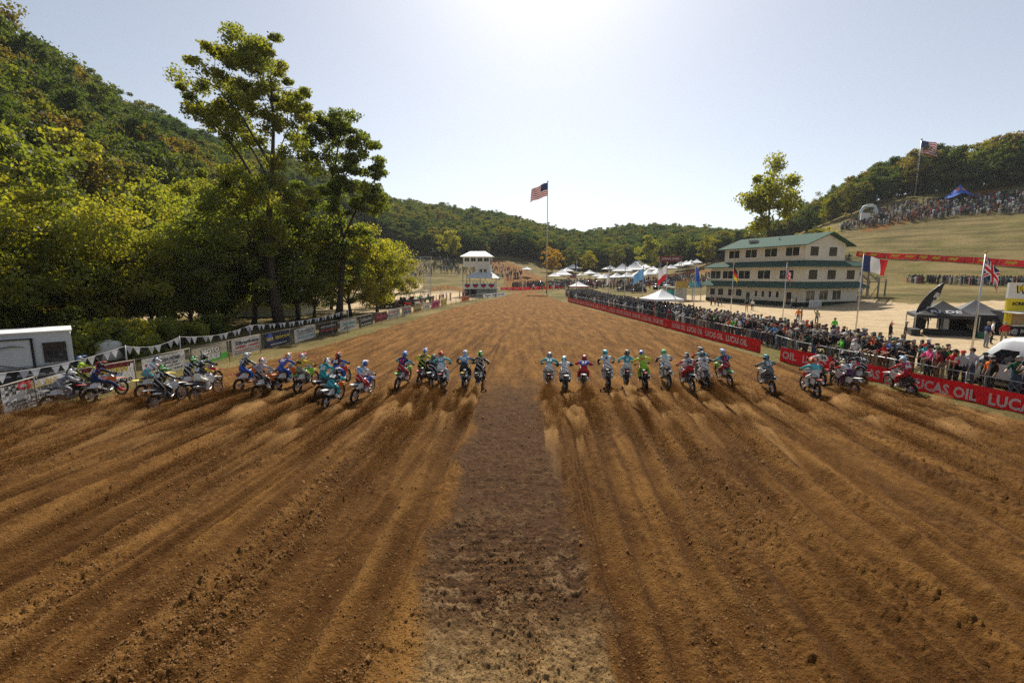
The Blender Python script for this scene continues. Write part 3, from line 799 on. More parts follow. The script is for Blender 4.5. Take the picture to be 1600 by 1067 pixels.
def skirt(mb, x0,y0,x1,y1, z0,z1, over, inset=.0):
    """sloping roof ring round a box"""
    a = [(x0-over,y0-over,z0),(x1+over,y0-over,z0),(x1+over,y1+over,z0),(x0-over,y1+over,z0)]
    b = [(x0+inset,y0+inset,z1),(x1-inset,y0+inset,z1),(x1-inset,y1-inset,z1),(x0+inset,y1-inset,z1)]
    for i in range(4):
        j = (i+1)%4
        mb.add([a[i],a[j],b[j],b[i]], [(0,1,2,3)])
        lo = [(p[0],p[1],p[2]-.16) for p in (a[i],a[j])]
        mb.add([a[i],a[j],lo[1],lo[0]], [(0,1,2,3)])
    mb.add([(p[0],p[1],p[2]-.16) for p in a], [(0,1,2,3)])

c0 = gp(1253,481)
TB = empty('timing_building', (c0.x, c0.y, 0), math.atan2(5.1,13.2), 'three-storey cream building with green roofs beside the sandy lot', 'building')
m = MB(); m.box((0,0,.9),(14,22,3.5)); m.build('wall', M_SID, TB)
m = MB(); m.box((-.03,-.03,-.3),(14.03,22.03,.9)); m.build('wainscot', M_DKGREEN, TB)
m = MB(); m.box((0,0,4.2),(14,21,7.3)); m.build('wall', M_SID, TB)
m = MB(); skirt(m,0,0,14,22,3.45,4.45,1.3,.02); m.build('canopy_roof', M_GROOF, TB)
m = MB(); m.box((.5,.6,8.0),(10.6,18,11.0)); m.prism([(.5,11.0),(10.6,11.0),(5.5,12.75)],'y',.6,18); m.build('wall', M_SID, TB)
m = MB(); skirt(m,0,0,14,21,7.15,8.1,1.2,.5); m.add([(.5,.5,8.1),(13.5,.5,8.1),(13.5,20.5,8.1),(.5,20.5,8.1)],[(0,1,2,3)]); m.build('canopy_roof', M_GROOF, TB)
m = MB()
for (xa,xb) in ((-.6,5.55),(5.55,11.7)):
    za, zb = (10.72,12.95) if xa < 0 else (12.95,10.72)
    m.add([(xa,-.5,za),(xb,-.5,zb),(xb,19,zb),(xa,19,za),(xa,-.5,za-.14),(xb,-.5,zb-.14),(xb,19,zb-.14),(xa,19,za-.14)], [(0,1,2,3),(7,6,5,4),(0,4,5,1),(1,5,6,2),(2,6,7,3),(3,7,4,0)])
rf = m.build('roof', M_GROOF, TB)
m = MB(); m.tube([(3.2,8,11.9),(3.2,8,12.7)],.12,8); m.build('vent_pipe', M_STEEL, rf)
m = MB(); m.cbox((2.5,13,12.1),(.9,1.6,.5)); m.build('vent_hood', M_STEEL, rf)
for y in (3.0,7.3,11.6,15.6): window(TB, (.5,y,9.65), 'y', 2.6, 1.5, 2, -1)
for x in (2.6,7.3): window(TB, (x,.6,9.65), 'x', 2.1, 1.6, 1, -1)
for y in (3.4,8.0,12.4,16.4,19.6): window(TB, (0,y,5.65), 'y', 2.7, 1.55, 2, -1)
for x in (1.9,6.6,11.6): window(TB, (x,0,5.65), 'x', 2.2, 1.65, 1, -1)
for x in (1.7,5.0,8.4): window(TB, (x,0,2.05), 'x', 2.2, 1.7, 2, -1)
for y in (13.4,15.4,18.0,20.2): window(TB, (0,y,2.15), 'y', 1.4, 1.3, 1, -1)
for y in (4.9,6.4,7.9,9.4): window(TB, (0,y,2.1), 'y', .62, 1.1, 1, -1)
window(TB, (0,2.6,1.45), 'y', 1.0, 2.3, 1, -1, door=True); window(TB, (0,11.2,1.25), 'y', .95, 2.2, 1, -1, door=True)
# white notice board leaning on the front
nb = empty('notice_board', TB.matrix_world @ Vector((0,0,0)), 0, 'white notice board leaning against the timing building', 'board')
nb.matrix_world = Matrix.Translation(TB.location) @ Matrix.Rotation(TB.rotation_euler.z,4,'Z')
m = MB(); m.box((.7,-.75,.06),(3.7,-.67,1.35)); m.build('panel', M_WTRIM, nb)
for (x0,x1,z0,z1) in ((.9,1.35,.25,1.1),(3.05,3.5,.25,1.1)):
    for k in range(4): m = MB(); m.box((x0,-.757,z0+k*.22),(x1,-.751,z0+k*.22+.12)); m.build('print', paint('grey'), nb)
m = MB(); m.box((1.6,-.757,.25),(2.8,-.751,1.15)); m.build('print', paint('silver'), nb)
# wooden outside stair at the right end
ST = empty('outside_stair', (0,0,0), 0, 'tall grey wooden staircase at the right end of the timing building', 'staircase')
ST.matrix_world = Matrix.Translation(TB.location) @ Matrix.Rotation(TB.rotation_euler.z,4,'Z')
for (x,y,h) in ((15.5,1,8.2),(15.5,4,8.2),(18.3,1,6.6),(18.3,4,6.6),(21.5,1,5.2),(21.5,4,5.2),(23.6,1,4.8),(23.6,4,4.8)):
    m = MB(); m.box((x-.11,y-.11,-.2),(x+.11,y+.11,h)); m.build('post', M_WOOD, ST)
m = MB(); m.box((11.3,.9,7.6),(15.6,4.1,7.75)); m.build('landing', M_WOOD, ST)
m = MB(); m.box((21.3,.9,4.2),(23.8,4.1,4.35)); m.build('landing', M_WOOD, ST)
for y in (1.0,2.6):
    m = MB(); m.bar((15.5,y,7.6),(21.4,y,4.3),.07,.3); m.build('stringer', M_WOOD, ST)
    m = MB(); m.bar((21.3,y+1.4,4.2),(14.6,y+1.4,.1),.07,.3); m.build('stringer', M_WOOD, ST)
for k in range(15):
    t = (k+.5)/15; m = MB(); m.cbox((15.5+5.9*t,1.8,7.6-3.3*t),(.34,1.6,.05)); m.build('tread', M_WOOD, ST)
for k in range(18):
    t = (k+.5)/18; m = MB(); m.cbox((21.3-6.7*t,3.2,4.2-4.1*t),(.34,1.6,.05)); m.build('tread', M_WOOD, ST)
for y in (.95,4.05):
    m = MB(); m.bar((11.3,y,8.7),(15.5,y,8.7),.06); m.bar((15.5,y,8.7),(21.4,y,5.4),.06); m.bar((21.4,y,5.3),(23.7,y,5.3),.06)
    for k in range(26): x = 11.5+.48*k; zt = 8.7 if x < 15.5 else (8.7-3.3*(x-15.5)/5.9 if x < 21.4 else 5.3); m.bar((x,y,zt-1.05),(x,y,zt),.035)
    m.build('railing', M_WOOD, ST)
for (a,b) in (((15.5,1,.2),(18.3,1,4.2)),((18.3,1,.2),(21.5,1,3.8)),((21.5,4,.2),(18.3,4,4.2))):
    m = MB(); m.bar(a,b,.1,.05); m.build('brace', M_WOOD, ST)

# white announcers tower at the end of the straight
t0 = gp(746,463)
TW = empty('announcer_tower', (t0.x-.2, t0.y, 0), R(-3), 'white three-storey announcer tower with hipped metal roof', 'tower')
S_ = t0.y/125.0
TW.scale = (S_,S_,S_)
m = MB(); m.box((-3.6,0,8.1),(3.7,5.5,10.7)); m.build('wall', M_WSID, TW)
m = MB(); m.box((-.2,.1,5.4),(3.65,5.4,8.1)); m.build('wall', M_WSID, TW)
m = MB(); m.box((-.1,.3,-.2),(5.3,5.4,2.0)); m.build('wall', mat('pale_blue_panel',(.45,.55,.58),.7,.06), TW)
m = MB(); m.box((-3.5,.9,-.2),(-.1,5.4,2.0)); m.build('store_wall', paint('charcoal'), TW)
m = MB(); a = [(-4.4,-.7,10.7),(4.5,-.7,10.7),(4.5,6.2,10.7),(-4.4,6.2,10.7)]; b = [(-2,2.7,12.2),(2.1,2.7,12.2)]
m.add(a+b,[(0,1,5,4),(1,2,5),(2,3,4,5),(3,0,4),(3,2,1,0)]); m.build('roof', M_WROOF, TW)
m = MB(); a = [(-2.9,-2.2,4.9),(6.0,-2.2,4.9),(6.0,6.2,4.9),(-2.9,6.2,4.9)]; b = [(-.9,.12,6.5),(3.63,.12,6.5),(3.63,5.3,6.5),(-.9,5.3,6.5)]
m.add(a+b,[(0,1,5,4),(1,2,6,5),(2,3,7,6),(3,0,4,7)]); m.build('awning', M_WROOF, TW)
m = MB(); m.box((-3.4,-1.9,2.0),(5.6,5.5,2.15)); m.build('balcony_floor', M_WOOD, TW)
rail = MB(); rail.box((-3.5,-2.0,2.02),(5.7,-1.93,3.6)); rp = rail.build('balcony_panel', M_WTRIM, TW)
for k in range(4):
    x = -2.2+2.15*k
    m = MB(); m.prism([(x-.75,3.35),(x+.75,3.35),(x+.7,2.75),(x,2.3),(x-.7,2.75)],'y',-2.012,-2.004); m.build('emblem', paint('navy'), rp)
    m = MB(); m.prism([(x-.66,3.0),(x+.66,3.0),(x+.6,2.72),(x,2.42),(x-.6,2.72)],'y',-2.022,-2.014); m.build('emblem_band', paint('red'), rp)
for (x,y) in ((-3.45,-1.8),(-3.45,5.3),(5.5,-1.8),(1.2,-1.8),(-1.6,-1.8)):
    m = MB(); m.box((x-.1,y-.1,-.2),(x+.1,y+.1,8.1 if x < -3 else 5.0)); m.build('post', M_WOOD, TW)
for x in (-2.55,-.8,1.0,2.75): window(TW,(x,0,9.85),'x',1.3,.95,2,-1)
for x in (1.2,2.4): window(TW,(x,.1,6.9),'x',.8,.95,2,-1)
m = MB(); m.box((3.7,1.5,8.6),(3.95,1.9,10.3)); m.build('loudspeaker_column', paint('charcoal'), TW)
# steel lattice camera tower
s0 = gp(668,462); SC = empty('scaffold_tower', (s0.x, s0.y, 0), .1, 'slim steel lattice tower left of the white announcer tower', 'tower')
for (x,y) in ((-1,-1),(1,-1),(1,1),(-1,1)): m = MB(); m.box((x*.9-.06,y*.9-.06,-.2),(x*.9+.06,y*.9+.06,9.5)); m.build('leg', M_STEEL, SC)
for k in range(5):
    m = MB(); z = .4+1.9*k
    for (a,b) in (((-.9,-.9),(.9,-.9)),((.9,-.9),(.9,.9)),((.9,.9),(-.9,.9)),((-.9,.9),(-.9,-.9))):
        m.bar((*a,z),(*b,z),.06); m.bar((*a,z),(*b,z+1.8),.05)
    m.build('brace_ring', M_STEEL, SC)
m = MB(); m.box((-1.2,-1.2,9.5),(1.2,1.2,9.62)); m.build('platform', M_WOOD, SC)
m = MB(); m.bar((-1.2,-1.2,10.5),(1.2,-1.2,10.5),.06); m.bar((-1.2,1.2,10.5),(1.2,1.2,10.5),.06); m.bar((-1.2,-1.2,10.5),(-1.2,1.2,10.5),.06); m.bar((1.2,-1.2,10.5),(1.2,1.2,10.5),.06)
for (x,y) in ((-1.2,-1.2),(1.2,-1.2),(1.2,1.2),(-1.2,1.2)): m.bar((x,y,9.5),(x,y,10.5),.06)
m.build('railing', M_STEEL, SC)
# deck with coloured banners at the left end of the timing building
dk = TB.matrix_basis @ Vector((-1.5,23.5,0))
DK = empty('raised_deck', dk, TB.rotation_euler.z, 'raised white deck with yellow and blue banners left of the timing building', 'deck')
m = MB(); m.box((-6,-.5,2.9),(1.2,5,3.05)); m.build('floor', M_WOOD, DK)
for (x,y) in ((-5.9,-.4),(-3.6,-.4),(-1.2,-.4),(1.1,-.4),(-5.9,4.9),(1.1,4.9)): m = MB(); m.box((x-.08,y-.08,-.2),(x+.08,y+.08,4.1)); m.build('post', M_WTRIM, DK)
m = MB(); m.box((-6,-.56,3.0),(-2.6,-.52,4.3)); m.build('banner', paint('gold'), DK)
m = MB(); m.box((-2.2,-.56,3.05),(1.2,-.52,4.1)); m.build('banner', paint('aqua'), DK)
m = MB(); m.box((-4.3,1.2,0),(-1.3,4.8,2.6)); m.build('booth', M_WTRIM, DK)
m = MB(); m.box((-5.6,1.2,0),(-4.6,4.8,2.4)); m.build('door', paint('teal'), DK)
# pale farm shed behind the left trees
sh = gp(395,500); SH = empty('farm_shed', (sh.x-1, sh.y+4, 0), .15, 'pale low shed seen under the trees left of the cottonwood', 'shed')
m = MB(); m.box((-5,0,-.2),(5,6,2.6)); m.build('wall', M_WSID, SH)
m = MB(); m.add([(-5.4,-.5,2.5),(5.4,-.5,2.5),(5.4,3,3.9),(-5.4,3,3.9),(5.4,6.5,2.5),(-5.4,6.5,2.5)],[(0,1,2,3),(3,2,4,5),(1,4,2),(0,3,5)]); m.build('roof', M_WROOF, SH)
# ---------------------------------------------------------------- barriers, banners, flags
def vinyl(name, col, tr=.42):
    """printed banner cloth, lets some light through"""
    new = name not in MATS
    m = mat(name, col, .55, .10, 1.2, .1, 4)
    if new:
        nt = m.node_tree; b = nt.nodes['Principled BSDF']; t = nt.nodes.new('ShaderNodeBsdfTranslucent'); x = nt.nodes.new('ShaderNodeMixShader'); x.inputs[0].default_value = tr
        nt.links.new(b.inputs['Base Color'].links[0].from_socket, t.inputs[0]); nt.links.new(b.outputs[0], x.inputs[1]); nt.links.new(t.outputs[0], x.inputs[2]); nt.links.new(x.outputs[0], nt.nodes['Material Output'].inputs[0])
    return m
M_BRED = vinyl('red_vinyl', (.50,.014,.02), .35)
M_WVIN = vinyl('white_vinyl', (.78,.79,.80), .3)
M_CHAIN = None
def banner_run(A, B, name, h, lab, cat, m, z0=.05, t=.05):
    """upright sheet from A to B on the ground; local x runs along it, local -y faces the track side on the left of A->B"""
    A = Vector(A); B = Vector(B); L = (B-A).length
    e = empty(name, A, math.atan2(B.y-A.y, B.x-A.x), lab, cat)
    n = max(4, int(L/.45)); mb = MB(); vs = []; fs = []; sd = random.random()*9
    for i in range(n+1):
        x = L*i/n
        for j in range(5):
            w = .012*math.sin(i*1.3+sd+j) + .010*math.sin(i*.47+2*j+sd); sag = -.018*abs(math.sin(i*math.pi/5.5)) if j == 4 else 0
            vs.append((x, w, z0+h*j/4+sag))
    for i in range(n):
        for j in range(4): k = i*5+j; fs.append((k,k+5,k+6,k+1))
    mb.add(vs, fs); s = mb.build('sheet', m, e)
    return e, L
# the red barrier along the right side; runs from near to far, its face is towards -X
RB = [(gp(1720,685), gp(1218,566)), (gp(1188,553), gp(1040,513)), (gp(1040,513), gp(950,488.5)), (gp(950,488.5), gp(887,472))]
RBL = ['nearest red barrier with large white oil-brand lettering, right of the riders', 'second red barrier beyond the gap, white lettering', 'third red barrier further down the straight', 'farthest red barrier at the end of the crowd']
for (a,b), lb in zip(RB, RBL):
    # build from far to near so that lettering reads left to right
    e, L = banner_run(b, a, 'barrier_banner', .95, lb, 'barrier', M_BRED)
    step = 3.05 if lb.startswith('nearest') else 3.3; n = int(L/step)
    near_ = lb.startswith('nearest'); n = int((L-1.8)/step) if near_ else n; off = 1.55 if near_ else (L-n*step)/2
    for k in range(n):
        text('LUCAS OIL', .62, M_WVIN, e, (off+step*(k+.5), -.035, .52), (math.pi/2,0,0), .035, width=1, fit=step*.87)
    if lb.startswith('nearest'): text('OIL', .62, M_WVIN, e, (.75, -.035, .52), (math.pi/2,0,0), .035, fit=1.1)
    for k in range(int(L/2.5)+1):
        m = MB(); m.tube([(min(2.5*k,L),.10,-.1),(min(2.5*k,L),.10,1.0)],.025,6); m.build('stake', M_STEEL, e)
# steel spectator fence a bit behind it
def post_fence(pts, name, h, lab, post_m=M_STEEL, step=3.0, rails=(1.0,), net=None):
    e = empty(name, pts[0], 0, lab, 'fence'); o = Vector(pts[0])
    for a, b in zip(pts[:-1], pts[1:]):
        a = Vector(a)-o; b = Vector(b)-o; n = max(1, int((b-a).length/step))
        for k in range(n):
            p = a.lerp(b, k/n); m = MB(); m.tube([(p.x,p.y,-.1),(p.x,p.y,h)],.03,6); m.build('post', post_m, e)
        for r in rails: m = MB(); m.tube([(a.x,a.y,h*r-.04),(b.x,b.y,h*r-.04)],.024,6); m.build('rail', post_m, e)
        if net:
            m = MB(); d = (b-a); L = d.length; k = int(L/.28)
            for i in range(k):
                p = a.lerp(b, i/k); q = a.lerp(b, min(1,(i+3.2)/k))
                m.bar((p.x,p.y,.05),(q.x,q.y,h-.08),.007); m.bar((q.x,q.y,.05),(p.x,p.y,h-.08),.007)
            w = m.build('mesh_wire', post_m, e); w['kind'] = 'stuff'
    return e
off = Vector((1.5,.9,0))
post_fence([gp(1640,666)+off, gp(1218,563)+off*1.1, gp(1188,550)+off*1.1, gp(1040,511)+off*1.2, gp(887,471)+off], 'crowd_fence', 1.15, 'low steel wire fence holding back the crowd on the right', net=True)

# left fence with sponsor banners
LB = [ # u0,u1, bottom v at u0, bottom v at u1, top v at u0, colour, lines (text,size,colour,z)
 (8,112,655,622,608,'white',[('BILL BUNE',.34,'gold',.80,.62),('ENTERPRISES',.22,'charcoal',.60,.6),('Cylinder Boring & Honing',.17,'black',.36,.95),('Crankshaft Rebuilding',.17,'black',.22,.8),('2016 7th Ave  Anoka MN 55303',.12,'black',.09,.8)]),
 (120,212,619,600,583,'white',[('PLAINVIEW',.36,'yellow',.74,.8),('POWERSPORTS',.2,'blue',.5,.55),('YAMAHA',.14,'red',.38,.3),('507 534-3520',.26,'black',.16,.9)]),
 (225,291,598,579,563,'white',[('AMERICAN HOME',.26,'navy',.72,.75),('Fireplace  Patio  Spas',.15,'charcoal',.52,.6),('New home remodel repair',.12,'charcoal',.36,.7),('Rochester MN',.12,'charcoal',.16,.8)]),
 (302,356,578,562,547,'cream',[('MOTO',.40,'white',.66,.5),('TEES',.40,'white',.30,.55)]),
 (364,409,561,549,533,'white',[('2Brothers',.32,'charcoal',.74,.8),('HONDA   YAMAHA',.2,'red',.48,.8),('powersports 1-800',.12,'red',.26,.85),('2brotherspowersports.com',.1,'black',.12,.9)]),
 (414,456,549,537,524,'navy',[('NAPA   KNOW HOW',.28,'yellow',.6,.85),('NAPAonline.com',.14,'white',.18,.6)]),
 (461,494,539,529,516,'white',[("Trimble's",.34,'grey',.76,.8),('CYCLE CENTER',.18,'grey',.55,.7),('HONDA  KAWASAKI',.13,'teal',.28,.8)]),
 (499,528,528,521,507,'black',[('MOTORSPORTS',.22,'silver',.66,.8),('MOTOKAZIE.COM',.2,'red',.36,.85)]),
 (532,558,522,515,502,'white',[('THE WASH',.3,'teal',.6,.7),('SINCE 72',.18,'charcoal',.25,.6)]),
 (561,583,515,508,496,'charcoal',[('SOLUM',.36,'silver',.62,.7),('BUILDERS',.18,'white',.2,.7)]),
 (586,605,507,501,491,'darkred',[('RACING',.25,'pink',.5,.7)]),
 (607,625,502,496,486,'white',[('Powerlodge',.24,'red',.7,.8),('Snowmobile',.16,'charcoal',.35,.6)]),
 (628,643,496,491,482,'silver',[('THE 100',.26,'red',.7,.7),('SALES',.26,'navy',.3,.7)]),
 (646,659,491,487,478,'gold',[('MARINE',.26,'white',.6,.7),('RIVER',.22,'navy',.25,.7)]),
 (661,672,487,484,475,'white',[('DR',.26,'grey',.5,.4)]),
 (674,687,484,480,471,'pink',[('KTM',.4,'black',.5,.6)]),
 (689,698,480,477,468,'yellow',[('OIL',.3,'white',.5,.5)]),
 (721,733,473,470,464,'orange',[('SALE',.3,'charcoal',.5,.6)]),
 (755,790,467,463,460,'white',[('SPRING CREEK MX PARK',.5,'navy',.5,.9)]),
]
names = ['white engine-builder banner, nearest on the left fence','white powersports banner with yellow-red lettering','white hearth and patio banner with blue lettering','cream banner with green hills and white lettering','white banner with red dealer names','navy banner with yellow lettering','white banner with grey script heading',
 'black banner with red web address','white banner with teal drawing','charcoal banner with pale lettering','dark red picture banner','white banner with red heading halfway down the left fence','silver banner with red and blue words','gold banner with white word','small plain white banner','pink banner with black letters','yellow banner near the left crowd','orange banner by the left crowd fence','long white banner below the announcer tower']
for (u0,u1,v0,v1,vt,colr,lines), nm in zip(LB, names):
    A = gp(u0,v0); B = gp(u1,v1); A.z = B.z = 0
    top = at(u0, vt, A.y).z
    h = max(.85, min(1.35, top-.12))
    e, L = banner_run(A, B, 'sponsor_banner', h, nm, 'banner', vinyl('vinyl_'+colr, (.86,.86,.86) if colr == 'white' else C[colr]), z0=.16, t=.02)
    for (tx,sz,tc,zf,wf) in lines:
        text(tx, sz*min(1,h), mat('print_'+tc, C[tc], .6, .05), e, (L*.5 if not tx.startswith(('BILL','ENTER')) else L*.64, -.028, .16+h*zf), (math.pi/2,0,0), .05, fit=L*wf)
    if nm.startswith('white engine'):
        m = MB(); 
        for i in range(4):
            for j in range(4):
                if (i+j)%2 == 0: m.box((.15+i*.14,-.030,.86+j*.12),(.29+i*.14,-.024,.98+j*.12))
        m.build('checkered_logo', mat('print_black',C['black']), e)
        text('CS', .42, mat('print_red',C['red']), e, (.95,-.034,1.1), (math.pi/2,0,0), .06, fit=.62)
        m = MB(); m.box((.05,-.026,.48),(L-.05,-.022,.50)); m.build('rule_line', mat('print_black',C['black']), e)
    if nm.startswith('white powersports'):
        m = MB(); m.prism([(L*.1,.98),(L*.93,.98),(L*.97,1.3),(L*.14,1.3)],'y',-.026,-.021); m.build('print_field', mat('print_darkred',C['darkred']), e)
    if nm.startswith('cream'):
        m = MB(); m.prism([(0.02,.18),(L-.02,.18),(L-.02,.62),(L*.7,.5),(L*.4,.62),(L*.15,.4),(.02,.42)],'y',-.027,-.021); m.build('print_hills', mat('print_green',C['green']), e)
        for (tx,zf,wf) in (('MOTO',.66,.5),('TEES',.30,.55)): text(tx,.40,mat('print_black',C['black']),e,(L*.5,-.0275,.16+h*zf-.01),(math.pi/2,0,0),.075,fit=L*wf*1.1)
    if nm.startswith('navy'):
        m = MB(); m.prism([(L*.2+.36*math.cos(R(60*i)),.92+.36*math.sin(R(60*i))) for i in range(6)],'y',-.0265,-.021); m.build('hexagon_logo', mat('print_blue',C['blue']), e)
fp = [gp(-60,688),gp(60,641),gp(215,606),gp(300,582),gp(409,553),gp(494,533),gp(583,510),gp(643,493),gp(698,479),gp(760,467)]
fp = [Vector((p.x-.12,p.y+.12,0)) for p in fp]
post_fence(fp, 'banner_fence', 1.42, 'weathered post-and-wire fence carrying the left sponsor banners', M_WOOD, 2.6, rails=(1.0,), net=True)
# pennant string above it
pe = empty('pennant_string', fp[0]+Vector((-1.2,1.0,0)), 0, 'string of black and white checked triangular pennants above the left fence', 'pennants')
pp = [p+Vector((-1.4,1.2,0))-pe.location for p in (gp(-60,688),gp(215,606),gp(300,582),gp(409,553),gp(560,515))]
for p in pp: m = MB(); m.tube([(p.x,p.y,0),(p.x,p.y,1.95)],.03,6); m.build('pole', M_STEEL, pe)
pm = [MB(), MB()]; pk = 0
for a, b in zip(pp[:-1], pp[1:]):
    n = int((b-a).length/.42); prev = None
    pts = [a.lerp(b,i/n)+Vector((0,0,1.9-.28*math.sin(math.pi*i/n))) for i in range(n+1)]
    m = MB(); m.tube(pts,.008,4,caps=False); m.build('cord', M_WTRIM, pe)
    for i in range(n):
        p, q = pts[i], pts[i+1]; c = p.lerp(q,.5)-Vector((0,0,.42)); o = Vector((.02*math.sin(i),.05*math.sin(i*2.1),0))
        m = MB(); m.add([p,q,c+o,p+Vector((0,.006,0)),q+Vector((0,.006,0)),c+o+Vector((0,.006,0))],[(0,1,2),(5,4,3),(0,3,4,1),(1,4,5,2),(2,5,3,0)])
        m.build('pennant', [cloth('white'),cloth('black'),cloth('silver')][pk%3], pe); pk += 1

def flag_mesh(w, h, nx, ny, droop, phase, colour):
    """wind-blown cloth hanging from a pole at x=0; colour(i,j) -> slot"""
    mb = MB(); vs = []; fs = []
    for j in range(ny+1):
        for i in range(nx+1):
            t = i/nx; s = j/ny
            x = w*t*(1-.62*droop)*(1+.25*droop*s); y = .13*w*math.sin(t*7+s*2.2+phase)*t**.7; z = -h*s - droop*w*1.05*t*(.5+.5*t) + .05*h*math.sin(t*9+phase)*t
            vs.append((x,y,z))
    for j in range(ny):
        for i in range(nx):
            a = j*(nx+1)+i; mb.f.append((a,a+1,a+nx+2,a+nx+1)); mb.m.append(colour(i/nx,j/ny)); mb.smooth.append(True)
    mb.v = vs
    return mb
def flag_cloth(c): 
    m = vinyl('flag_'+c, C[c], .12)
    return m
def us(t,s): return 2 if (t < .4 and s < 7/13) else (0 if int(s*13+1e-6)%2 == 0 else 1)
def fr(t,s): return 2 if t < .333 else (1 if t < .667 else 0)
def de(t,s): return 3 if s < .333 else (0 if s < .667 else 4)
def uk(t,s):
    dx, dy = abs(t-.5), abs(s-.5)
    if dx < .06 or dy < .1: return 0
    if dx < .1 or dy < .17: return 1
    d = abs(abs(t-.5) - abs(s-.5))
    return 0 if d < .04 else (1 if d < .11 else 2)
def plain(k): return lambda t,s: k
def pl_(t,s): return 1 if s < .55 else 0
FM = [flag_cloth('red'), flag_cloth('white'), flag_cloth('navy'), flag_cloth('black'), flag_cloth('yellow'), flag_cloth('skyblue'), flag_cloth('blue')]
def flagpole(p, H, rad, w, h, colour, rot, droop, lab, ph=0.0, zf=None, nx=26, ny=26):
    e = empty('flagpole', p, 0, lab, 'flag')
    m = MB(); m.tube([(0,0,-.3),(0,0,H)],[rad*1.25,rad*.7],8); m.build('pole', M_ALU, e)
    m = MB(); m.ell((0,0,H+rad*1.2),(rad*1.6,)*3); m.build('finial', paint('gold'), e)
    if w: 
        f = flag_mesh(w,h,nx,ny,droop,ph,colour).build('flag', FM, e); f.location = (0,0,(zf or H-.15)); f.rotation_euler = (0,0,rot)
    return e
b = gp(854,456); flagpole((b.x,b.y,th(b.x,b.y)), at(854,284,b.y).z, .16, 6.6, 4.2, us, R(172), .32, 'very tall flagpole with large striped American flag at the end of the straight')
b = at(1428,318,190); flagpole((b.x,b.y,th(b.x,b.y)-.5), at(1438,217,190).z-th(b.x,b.y), .2, 7.0, 5.0, us, R(-12), .25, 'American flag on a tall pole above the right hill crowd')
for (u,vb,vt,w,h,col_,rot,dr,lab) in [
  (1335,535,396,2.1,1.35,fr,-8,.22,'blue white red French flag on a silver pole'),(1515,570,396,2.0,1.7,uk,-20,.75,'British flag on the nearest silver pole, right of the black tents'),
  (1222,505,412,1.3,1.7,uk,-60,.9,'limp British-patterned flag in front of the timing building'),(1141,497,412,1.4,1.9,de,-50,.9,'limp black red gold German flag left of the timing building'),
  (1083,494,414,1.6,2.2,plain(6),-40,.9,'dark blue limp flag above the yellow deck banner'),(1039,489,412,2.2,2.6,pl_,160,.6,'white over red flag beside the white canopy'),
  (1003,482,418,2.6,2.2,plain(5),165,.5,'light blue flag blowing left above the crowd'),(975,478,414,0,0,None,0,0,'bare grey flagpole rising from the crowd'),(951,474,420,1.2,3.0,plain(1),150,.9,'limp pale flag far down the crowd'),(900,462,408,1.0,2.6,plain(3),150,.9,'thin dark pole by the red-edged canopy')]:
    p = gp(u,vb); flagpole(p, at(u,vt,p.y).z, .05 if p.y < 60 else .08, w*(p.y/40 if p.y < 40 else .82), h*(p.y/40 if p.y < 40 else .82), col_, R(rot), dr, lab, u*.7)
# red and yellow banner strip across the right hillside
hp = [hit(1337,402,90), hit(1385,405,90), hit(1430,407,90), hit(1475,410,90), hit(1520,413,90), hit(1560,416,90), hit(1605,419,90)]
for k,(a,b) in enumerate(zip(hp[:-1],hp[1:])):
    pa = Vector((a.x,a.y,0)); pb = Vector((b.x,b.y,0))
    e, L = banner_run(pa, pb, 'hillside_banner', 1.5, ['red and yellow hillside banner, piece behind the stair','red and yellow hillside banner, second piece from the stair','red and yellow hillside banner, third piece from the stair','red and yellow hillside banner above the black feather flag','red and yellow hillside banner behind the British flag','red and yellow hillside banner, piece cut by the right picture edge'][k], 'banner', M_BRED, 0)
    za, zb = a.z+.1, b.z+.1
    e.location.z = za; e.rotation_euler.y = -math.atan2(zb-za, L)
    for i in range(int(L/3.2)): text('FMF', .9, mat('print_yellow',C['yellow']), e, (1.8+3.2*i,-.04,.75), (math.pi/2,0,0), .06, shear=.3, fit=2.2)
    for i in range(int(L/4)+1): m = MB(); m.bar((4*i,.12,-.8),(4*i,.12,1.5),.07); m.build('stake', M_WOOD, e)
# ---------------------------------------------------------------- motocross bikes
def wheel_meshes(R0, w, knobs):
    t = MB(); t.ring((0,0,0),(1,0,0),R0-w*.5,w*.46,30,8,sq=1.05)
    for k in range(knobs):
        a = 2*math.pi*k/knobs; d = Vector((0,math.cos(a),math.sin(a)))
        Mx = Matrix.Rotation(a,4,'X')
        for x in ((-.34,.34) if k%2 else (0,)):
            t.cbox((x*w,R0-.012,0),(w*.34,.03,.026),0,Mx)
    tyre = slots(t.mesh('tyre'),1)
    r = MB(); r.ring((0,0,0),(1,0,0),R0-w*.98,.017,28,6,sq=1.5); rim = slots(r.mesh('rim'),1)
    h = MB(); h.tube([(-.07,0,0),(.07,0,0)],.035,10); h.tube([(.05,0,0),(.058,0,0)],.12 if w < .1 else .10,14)
    for k in range(18):
        a = 2*math.pi*k/18; e = (R0-w)
        h.bar((.045*(1 if k%2 else -1),.03*math.cos(a+.5),.03*math.sin(a+.5)),(0,e*math.cos(a),e*math.sin(a)),.005)
    return tyre, rim, slots(h.mesh('wheel'),1)
WF = wheel_meshes(.345,.085,26); WR = wheel_meshes(.335,.115,24)
def shape(fn, name):
    m = MB(); fn(m); return slots(m.mesh(name),1)
